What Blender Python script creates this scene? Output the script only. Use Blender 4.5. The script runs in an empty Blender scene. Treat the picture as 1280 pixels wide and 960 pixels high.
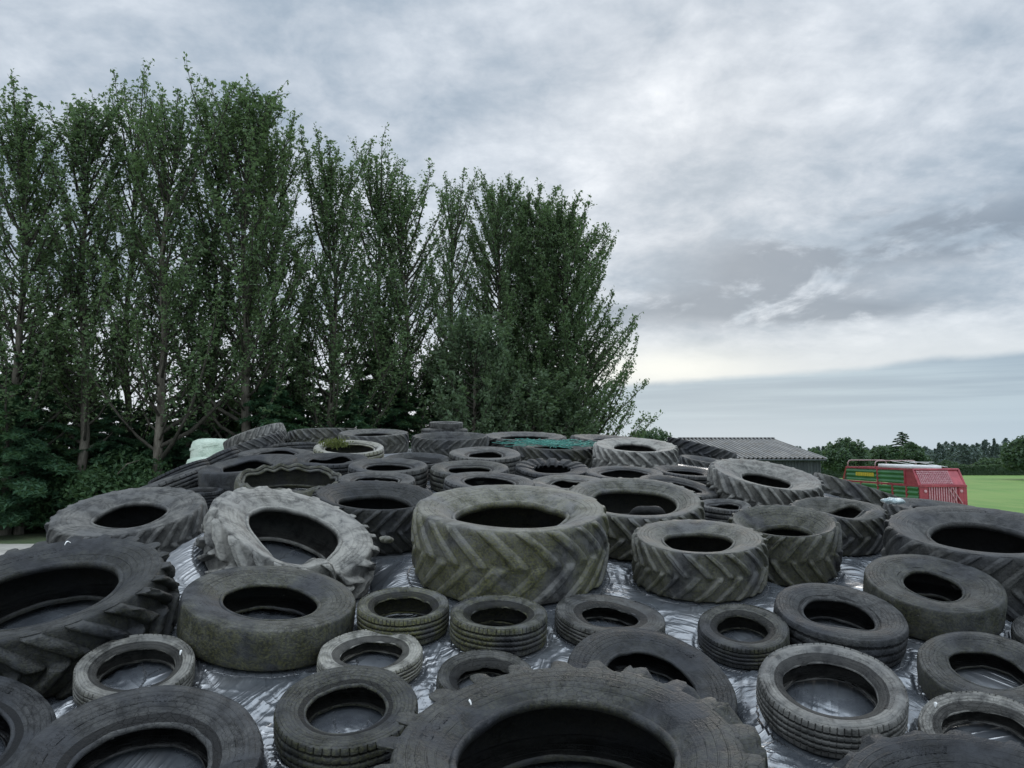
import bpy, math, random
import numpy as np
R_=math.radians
CZ=4.3                      # eye height above the yard
scene=bpy.context.scene
COL=scene.collection
rng=np.random.default_rng(7)
random.seed(5)

# ------------------------------------------------------------------ helpers
def link(o,parent=None):
    COL.objects.link(o)
    if parent is not None: o.parent=parent
    return o
def tag(o,label=None,cat=None,group=None,kind=None):
    if label: o['label']=label
    if cat: o['category']=cat
    if group: o['group']=group
    if kind: o['kind']=kind
    return o
def thing(name,label,cat,loc=(0,0,0),rot=None,group=None):
    o=bpy.data.objects.new(name,None); link(o); o.location=loc
    o.empty_display_size=.2
    if rot is not None: o.rotation_euler=rot
    return tag(o,label,cat,group)
def mesh_np(name,V,Fq,mat,smooth=True,attr=None,normals=None):
    """V (n,3); Fq (m,k) index array"""
    V=np.ascontiguousarray(V,dtype=np.float32); Fq=np.ascontiguousarray(Fq,dtype=np.int32)
    m=bpy.data.meshes.new(name); k=Fq.shape[1]
    m.vertices.add(len(V)); m.vertices.foreach_set('co',V.ravel())
    m.loops.add(Fq.size); m.loops.foreach_set('vertex_index',Fq.ravel())
    m.polygons.add(len(Fq)); m.polygons.foreach_set('loop_start',np.arange(0,Fq.size,k,dtype=np.int32))
    m.update(calc_edges=True)
    m.polygons.foreach_set('use_smooth',np.full(len(Fq),smooth))
    if attr:
        for an,arr in attr.items():
            a=m.attributes.new(an,'FLOAT_COLOR','POINT')
            c=np.ones((len(V),4),np.float32); c[:,:arr.shape[1]]=arr
            a.data.foreach_set('color',c.ravel())
    if normals is not None: m.normals_split_custom_set_from_vertices([tuple(x) for x in normals.tolist()])
    if mat: m.materials.append(mat)
    return m
def obj(name,mesh,parent=None,loc=None):
    o=bpy.data.objects.new(name,mesh); link(o,parent)
    if loc is not None: o.location=loc
    return o
class MB:
    """collects boxes, tubes and sheets for ONE mesh"""
    def __init__(s): s.v=[]; s.f=[]
    def add(s,v,f):
        b=len(s.v); s.v+= [tuple(p) for p in v]; s.f+=[tuple(i+b for i in q) for q in f]
    def box(s,x0,x1,y0,y1,z0,z1,b=0.0):
        if b<=0:
            v=[(x,y,z) for z in (z0,z1) for y in (y0,y1) for x in (x0,x1)]
            s.add(v,[(0,2,3,1),(4,5,7,6),(0,1,5,4),(2,6,7,3),(0,4,6,2),(1,3,7,5)]);return
        # chamfered along the vertical and top edges
        def ring(z,i): return [(x0+i+b,y0+i,z),(x1-i-b,y0+i,z),(x1-i,y0+i+b,z),(x1-i,y1-i-b,z),(x1-i-b,y1-i,z),(x0+i+b,y1-i,z),(x0+i,y1-i-b,z),(x0+i,y0+i+b,z)]
        L=[ring(z0,b),ring(z0+b,0),ring(z1-b,0),ring(z1,b)]
        v=[p for r in L for p in r]; f=[]
        for k in range(3):
            for j in range(8): f.append((k*8+j,k*8+(j+1)%8,(k+1)*8+(j+1)%8,(k+1)*8+j))
        f.append(tuple(reversed(range(8)))); f.append(tuple(range(24,32))); s.add(v,f)
    def tube(s,pts,r,k=8,cap=True):
        pts=[np.array(p,float) for p in pts]; n=len(pts); rr=r if hasattr(r,'__len__') else [r]*n
        v=[];f=[];u=None
        for i,p in enumerate(pts):
            t=pts[min(i+1,n-1)]-pts[max(i-1,0)]; t/=np.linalg.norm(t)+1e-9
            if u is None: u=np.cross(t,(0,0,1.) if abs(t[2])<.9 else (1.,0,0))
            u=u-t*np.dot(u,t); u/=np.linalg.norm(u)+1e-9; w=np.cross(t,u)
            for j in range(k):
                a=2*math.pi*j/k; v.append(p+rr[i]*(math.cos(a)*u+math.sin(a)*w))
        for i in range(n-1):
            for j in range(k): f.append((i*k+j,i*k+(j+1)%k,(i+1)*k+(j+1)%k,(i+1)*k+j))
        if cap: f.append(tuple(reversed(range(k)))); f.append(tuple((n-1)*k+j for j in range(k)))
        s.add(v,f)
    def build(s,name,mat,parent=None,smooth=False,loc=None):
        m=bpy.data.meshes.new(name); m.from_pydata(s.v,[],s.f); m.update()
        if smooth: m.polygons.foreach_set('use_smooth',np.full(len(m.polygons),True))
        if mat: m.materials.append(mat)
        return obj(name,m,parent,loc)
def grid_faces(nr,nc,wrap=False,r0=0):
    i=np.arange(nr-1)[:,None]+r0; j=np.arange(nc if wrap else nc-1)[None,:]; j2=(j+1)%nc
    return np.stack([i*nc+j,i*nc+j2,(i+1)*nc+j2,(i+1)*nc+j],-1).reshape(-1,4)
_tab=rng.random((512,512))
def vn(u,v,seed=0):
    u=np.asarray(u,float)+seed*17.31; v=np.asarray(v,float)+seed*7.77
    iu=np.floor(u).astype(int); iv=np.floor(v).astype(int); a=u-iu; b=v-iv
    a=a*a*(3-2*a); b=b*b*(3-2*b)
    g=lambda x,y:_tab[x&511,y&511]
    return (g(iu,iv)*(1-a)+g(iu+1,iv)*a)*(1-b)+(g(iu,iv+1)*(1-a)+g(iu+1,iv+1)*a)*b
def fbm(u,v,o=3,seed=0):
    s=0;a=1;t=0
    for k in range(o): s=s+a*vn(u*2**k,v*2**k,seed+k*3.1); t+=a; a*=.5
    return s/t
def sst(x,a,b):
    t=np.clip((x-a)/(b-a),0,1); return t*t*(3-2*t)

# ------------------------------------------------------------------ materials
class NT:
    def __init__(s,tree): s.t=tree; s.n=tree.nodes; s.l=tree.links
    def node(s,ty,**kw):
        n=s.n.new(ty)
        for k,v in kw.items():
            if k.startswith('_'): setattr(n,k[1:],v)
        return n
    def put(s,sock,v):
        if isinstance(v,(int,float)): sock.default_value=v
        elif isinstance(v,(tuple,list)):
            sock.default_value=tuple(v) if len(v)==len(sock.default_value) else tuple(v)+(1,)*(len(sock.default_value)-len(v))
        else: s.l.new(v,sock)
    def m(s,op,a,b=0,c=0,clamp=False):
        n=s.n.new('ShaderNodeMath'); n.operation=op; n.use_clamp=clamp
        s.put(n.inputs[0],a); s.put(n.inputs[1],b); s.put(n.inputs[2],c); return n.outputs[0]
    def vm(s,op,a,b=(0,0,0)):
        n=s.n.new('ShaderNodeVectorMath'); n.operation=op; s.put(n.inputs[0],a); s.put(n.inputs[1],b); return n.outputs[0]
    def mix(s,f,a,b,blend='MIX'):
        n=s.n.new('ShaderNodeMix'); n.data_type='RGBA'; n.blend_type=blend
        s.put(n.inputs[0],f); s.put(n.inputs[6],a); s.put(n.inputs[7],b); return n.outputs[2]
    def noise(s,vec,scale,detail=4,rough=.55,dist=0):
        n=s.n.new('ShaderNodeTexNoise'); s.put(n.inputs['Vector'],vec) if vec is not None else None
        n.inputs['Scale'].default_value=scale; n.inputs['Detail'].default_value=detail; n.inputs['Roughness'].default_value=rough
        n.inputs['Distortion'].default_value=dist; return n.outputs['Fac']
    def ramp(s,f,stops):
        n=s.n.new('ShaderNodeValToRGB'); s.put(n.inputs[0],f); e=n.color_ramp.elements
        while len(e)<len(stops): e.new(.5)
        for i,(p,c) in enumerate(stops):
            e[i].position=p; e[i].color=(c,c,c,1) if isinstance(c,(int,float)) else tuple(c)+(1,)
        return n.outputs[0]
    def rng(s,v,a,b,c=0,d=1,smooth=True):
        n=s.n.new('ShaderNodeMapRange'); n.interpolation_type='SMOOTHSTEP' if smooth else 'LINEAR'
        s.put(n.inputs[0],v); s.put(n.inputs[1],a); s.put(n.inputs[2],b); s.put(n.inputs[3],c); s.put(n.inputs[4],d); return n.outputs[0]
    def bump(s,h,strength=.5,dist=.01,normal=None):
        n=s.n.new('ShaderNodeBump'); s.put(n.inputs['Strength'],strength); n.inputs['Distance'].default_value=dist
        s.put(n.inputs['Height'],h)
        if normal is not None: s.put(n.inputs['Normal'],normal)
        return n.outputs[0]
def new_mat(name):
    m=bpy.data.materials.new(name); m.use_nodes=True; t=NT(m.node_tree)
    bs=m.node_tree.nodes['Principled BSDF']; return m,t,bs
def srgb(r,g,b):
    f=lambda c:(c/255/12.92) if c/255<=.04045 else ((c/255+.055)/1.055)**2.4
    return (f(r),f(g),f(b))

def rubber():
    m,t,bs=new_mat('weathered_rubber')
    oi=t.node('ShaderNodeObjectInfo'); sp=t.node('ShaderNodeSeparateColor'); t.put(sp.inputs[0],oi.outputs['Color'])
    dust,moss,pale=sp.outputs[0],sp.outputs[1],sp.outputs[2]; seed=oi.outputs['Alpha']
    tc=t.node('ShaderNodeTexCoord'); cb=t.node('ShaderNodeCombineXYZ')
    sd=t.m('MULTIPLY',seed,61.7)
    for i in range(3): t.put(cb.inputs[i],t.m('MULTIPLY',sd,(1,.7,1.3)[i]))
    P=t.vm('ADD',tc.outputs['Object'],cb.outputs[0])
    at=t.node('ShaderNodeAttribute',_attribute_name='tq'); sa=t.node('ShaderNodeSeparateColor'); t.put(sa.inputs[0],at.outputs['Color'])
    cav,rn,zn=sa.outputs[0],sa.outputs[1],sa.outputs[2]
    ge=t.node('ShaderNodeNewGeometry'); sn=t.node('ShaderNodeSeparateXYZ'); t.put(sn.inputs[0],ge.outputs['Normal'])
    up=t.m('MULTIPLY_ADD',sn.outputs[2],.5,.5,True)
    n1=t.noise(P,2.3,3,.6,.3); n2=t.noise(P,9,4,.65,.4); n3=t.noise(P,55,3,.6); n4=t.noise(P,170,1,.6)
    # scuffs run around the tyre: noise stretched by the polar angle is not needed, a skewed copy does
    sc=t.noise(t.vm('MULTIPLY',P,(1,1,6)),6,5,.6)
    so=t.node('ShaderNodeSeparateXYZ'); t.put(so.inputs[0],tc.outputs['Object']); an=t.m('ARCTAN2',so.outputs[1],so.outputs[0])
    sv=t.node('ShaderNodeCombineXYZ'); t.put(sv.inputs[0],t.m('MULTIPLY',an,2.2)); t.put(sv.inputs[1],t.m('MULTIPLY',rn,55)); t.put(sv.inputs[2],sd); arc=t.noise(sv.outputs[0],1,3,.6)
    sv2=t.node('ShaderNodeCombineXYZ'); t.put(sv2.inputs[0],t.m('MULTIPLY',an,26)); t.put(sv2.inputs[1],t.m('MULTIPLY',zn,3.0)); t.put(sv2.inputs[2],sd); drip=t.noise(sv2.outputs[0],1,4,.65)
    dark=t.mix(t.rng(n2,.35,.65),(.008,.009,.011),(.028,.030,.034))
    dcol=t.mix(t.rng(n1,.38,.62),(.082,.085,.090),(.185,.18,.165))
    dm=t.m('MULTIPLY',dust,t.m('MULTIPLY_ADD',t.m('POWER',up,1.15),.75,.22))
    dn=t.m('MULTIPLY',t.rng(n2,.30,.72,.25,1.25),t.rng(n3,.2,.8,.75,1.2))
    dm=t.m('MULTIPLY',dm,dn)
    dm=t.m('ADD',dm,t.m('MULTIPLY',t.m('MULTIPLY',t.rng(cav,.55,1,0,1),dust),t.rng(sc,.45,.7,0,.13)))
    dm=t.m('ADD',dm,t.m('MULTIPLY',t.m('MULTIPLY_ADD',dust,.35,.06),t.m('ADD',t.rng(arc,.56,.72,0,.8),t.m('MULTIPLY',t.rng(drip,.52,.70,0,.9),t.m('SUBTRACT',1.1,up)))))
    c=t.mix(t.m('MULTIPLY',dm,.85,0,True),dark,dcol)
    pc=t.mix(n1,(.25,.245,.225),(.40,.385,.345))
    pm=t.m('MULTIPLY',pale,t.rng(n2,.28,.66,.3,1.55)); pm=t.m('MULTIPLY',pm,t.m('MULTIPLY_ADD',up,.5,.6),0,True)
    c=t.mix(pm,c,pc)
    mc=t.mix(t.rng(n3,.35,.65),(.050,.052,.016),(.145,.145,.045))
    side=t.m('MULTIPLY_ADD',up,-.95,1.25)
    mm=t.m('MULTIPLY',t.m('MULTIPLY',moss,side),t.rng(n1,.33,.52,0,1.25)); mm=t.m('MULTIPLY',mm,t.rng(n3,.25,.65,.35,1),0,True)
    c=t.mix(t.m('MULTIPLY',mm,.78),c,mc)
    # streaks of dried mud running down the tread, pale scuffed spots
    vo=t.node('ShaderNodeTexVoronoi',_feature='F1'); t.put(vo.inputs['Vector'],P); vo.inputs['Scale'].default_value=26
    spn=t.m('MULTIPLY',t.rng(vo.outputs['Distance'],.10,.16,1,0),t.rng(n1,.56,.66,0,1)); 
    spm=t.m('MULTIPLY',spn,t.m('MULTIPLY_ADD',dust,.5,.03),0,True)
    c=t.mix(spm,c,(.30,.30,.28))
    ao=t.rng(cav,0,.5,.22,1)  # occlusion painted into the colour: grooves, bead edges and liner darkened
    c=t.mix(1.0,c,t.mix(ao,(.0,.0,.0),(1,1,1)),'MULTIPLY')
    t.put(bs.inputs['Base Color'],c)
    t.put(bs.inputs['Roughness'],t.m('ADD',t.rng(n2,.3,.7,.50,.72),t.m('MULTIPLY',dm,.15),0,True))
    bs.inputs['Specular IOR Level'].default_value=.22
    pass
    ring=t.m('SINE',t.m('MULTIPLY',rn,118)); ringm=t.m('MULTIPLY',t.m('MULTIPLY',t.rng(ring,.70,.95,0,.8),t.rng(n1,.40,.55,.1,1)),t.m('MULTIPLY',t.rng(rn,.66,.70,0,1),t.rng(rn,.90,.93,1,0)))
    lv=t.node('ShaderNodeCombineXYZ'); t.put(lv.inputs[0],t.m('MULTIPLY',an,34)); t.put(lv.inputs[1],t.m('MULTIPLY',rn,46)); t.put(lv.inputs[2],sd)
    emb=t.rng(t.noise(lv.outputs[0],1.0,1,.4),.52,.56); lm=t.node('ShaderNodeCombineXYZ'); t.put(lm.inputs[0],t.m('MULTIPLY',an,1.3)); t.put(lm.inputs[1],sd)
    emb=t.m('MULTIPLY',t.m('MULTIPLY',emb,t.rng(t.noise(lm.outputs[0],1.0,1,.5),.50,.53)),t.m('MULTIPLY',t.rng(rn,.745,.755,0,1),t.rng(rn,.815,.825,1,0)))
    ringm=t.m('ADD',t.m('MULTIPLY',ringm,1.5),t.m('MULTIPLY',emb,3.6))
    # flexing cracks
    vc=t.node('ShaderNodeTexVoronoi',_feature='DISTANCE_TO_EDGE'); t.put(vc.inputs['Vector'],t.vm('ADD',P,t.vm('MULTIPLY',t.vm('SUBTRACT',tc.outputs['Object'],(0,0,0)),(.3,.3,3)))); vc.inputs['Scale'].default_value=17
    crk=t.m('MULTIPLY',t.rng(vc.outputs['Distance'],0,.05,-1,0),t.rng(n1,.45,.6,0,.5))
    h=t.m('ADD',t.m('MULTIPLY',n3,.9),t.m('MULTIPLY',n2,1.6)); h=t.m('ADD',h,t.m('MULTIPLY',n4,.35)); h=t.m('ADD',h,ringm); h=t.m('ADD',h,crk)
    t.put(bs.inputs['Normal'],t.bump(h,.8,.009))
    return m
def sheet_mat():
    m,t,bs=new_mat('black_silage_film')
    at=t.node('ShaderNodeAttribute',_attribute_name='wr'); tc=t.node('ShaderNodeTexCoord')
    at2=t.node('ShaderNodeAttribute',_attribute_name='ww'); s2=t.node('ShaderNodeSeparateColor'); t.put(s2.inputs[0],at2.outputs['Color'])
    v=at.outputs['Vector']
    w1=t.noise(v,1,1,.45,.1); w2=t.noise(t.vm('MULTIPLY',v,(2.3,1.2,1)),1,2,.5)
    P=tc.outputs['Object']; n1=t.noise(P,1.3,5,.6); n2=t.noise(P,7,5,.6); n3=t.noise(P,40,4,.6)
    at3=t.node('ShaderNodeAttribute',_attribute_name='wo'); w3=t.noise(at3.outputs['Vector'],1,1,.45,.1)
    pm=t.m('MULTIPLY',t.rng(n1,.40,.58,.25,1),t.rng(t.noise(P,3.1,2,.5),.35,.6,.4,1))
    def ridge(x): return t.m('POWER',t.m('SUBTRACT',1,t.m('MULTIPLY',t.m('ABSOLUTE',t.m('SUBTRACT',x,.5)),4),0,True),2.5)
    h=t.m('MULTIPLY',t.m('ADD',ridge(w1),t.m('MULTIPLY',w2,.35)),s2.outputs[0])
    h=t.m('ADD',h,t.m('MULTIPLY',ridge(w3),s2.outputs[1]))
    h=t.m('ADD',t.m('MULTIPLY',h,pm),t.m('MULTIPLY',n2,.03))
    c=t.mix(t.rng(n2,.35,.7),(.050,.057,.067),(.085,.095,.107))
    c=t.mix(t.m('MULTIPLY',t.rng(n1,.5,.75),.35),c,(.10,.10,.095))
    t.put(bs.inputs['Base Color'],c)
    t.put(bs.inputs['Roughness'],t.rng(n1,.35,.65,.21,.33))
    bs.inputs['IOR'].default_value=3.2; bs.inputs['Specular IOR Level'].default_value=.5
    bs.inputs['Metallic'].default_value=0.0
    t.put(bs.inputs['Normal'],t.bump(h,.95,.014))
    return m
def leaf_mat(name,c1,c2,tr=.35,hi=None,scale=.35):
    m,t,bs=new_mat(name)
    ge=t.node('ShaderNodeNewGeometry'); oi=t.node('ShaderNodeObjectInfo'); tc=t.node('ShaderNodeTexCoord')
    n=t.noise(tc.outputs['Object'],scale,3)
    c=t.mix(ge.outputs['Random Per Island'],c1,c2)
    if hi: c=t.mix(t.m('MULTIPLY',t.rng(n,.45,.7),.8),c,hi)
    c=t.mix(t.m('MULTIPLY',oi.outputs['Random'],.35),c,tuple(x*.65 for x in c1))
    t.put(bs.inputs['Base Color'],c); bs.inputs['Roughness'].default_value=.6; bs.inputs['Specular IOR Level'].default_value=.25
    tl=t.node('ShaderNodeBsdfTranslucent'); t.put(tl.inputs['Color'],t.mix(.5,c,(.16,.26,.06)))
    mx=t.node('ShaderNodeMixShader'); mx.inputs[0].default_value=tr
    out=[x for x in t.n if x.type=='OUTPUT_MATERIAL'][0]
    t.l.new(bs.outputs[0],mx.inputs[1]); t.l.new(tl.outputs[0],mx.inputs[2]); t.l.new(mx.outputs[0],out.inputs[0])
    return m
def basic(name,c1,c2,scale=5,rough=.7,spec=.4,bump=.3,bd=.01,metal=0,stretch=(1,1,1)):
    m,t,bs=new_mat(name); tc=t.node('ShaderNodeTexCoord')
    P=t.vm('MULTIPLY',tc.outputs['Object'],stretch)
    n=t.noise(P,scale,6,.6,.2); n2=t.noise(P,scale*7,4,.6)
    f=t.rng(t.m('ADD',t.m('MULTIPLY',n,.7),t.m('MULTIPLY',n2,.3)),.35,.65)
    t.put(bs.inputs['Base Color'],t.mix(f,c1,c2)); t.put(bs.inputs['Roughness'],t.rng(n2,.2,.8,rough-.08,min(1,rough+.08)))
    bs.inputs['Specular IOR Level'].default_value=spec; bs.inputs['Metallic'].default_value=metal
    if bump: t.put(bs.inputs['Normal'],t.bump(t.m('ADD',n,t.m('MULTIPLY',n2,.4)),bump,bd))
    return m
M_rub=rubber(); M_sheet=sheet_mat()
M_twig=basic('twig_bark',(.030,.028,.022),(.07,.065,.052),6,.9,.2,0)
M_bark=basic('bark',(.055,.048,.038),(.17,.155,.125),3,.9,.2,.9,.04,stretch=(1,1,.25))
M_poplar=leaf_mat('poplar_leaf',(.105,.165,.080),(.15,.225,.11),.45,(.12,.18,.10))
M_poplar2=leaf_mat('willow_leaf',(.10,.15,.085),(.14,.195,.115),.40,(.11,.165,.10))
M_spruce=leaf_mat('conifer_needle',(.04,.095,.055),(.065,.135,.072),.3,(.09,.17,.065),.25)
M_shrub=leaf_mat('shrub_leaf',(.028,.065,.030),(.055,.105,.042),.25,(.07,.125,.045),.5)
M_oak=leaf_mat('broad_leaf',(.065,.105,.068),(.095,.145,.085),.28,(.10,.15,.08),.12)
M_farwood=leaf_mat('far_wood_haze_leaf',(.10,.14,.13),(.13,.17,.15),.2,None,.05)  # aerial haze put into the leaf colour, paler and bluer than nearer trees

# ------------------------------------------------------------------ the heap's surface
def S(x,y):
    x=np.asarray(x,float); y=np.asarray(y,float)
    t1=np.clip(5.2-y,0,None)
    z=-1.30+.185*(np.minimum(y,8)-5.2)-.035*t1*t1
    t=np.clip(y-8,0,9); z=z+.185*(t-t*t/18)
    b=np.clip(y-17,0,None); z=z-.05*b*b
    a=np.abs(x); far=np.clip((y-6)/6,0,1)
    z=z-(.02+.03*far)*np.clip(a-2.2,0,None)**2-(.12+.10*far)*np.clip(a-4.6,0,None)**2
    return z

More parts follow.
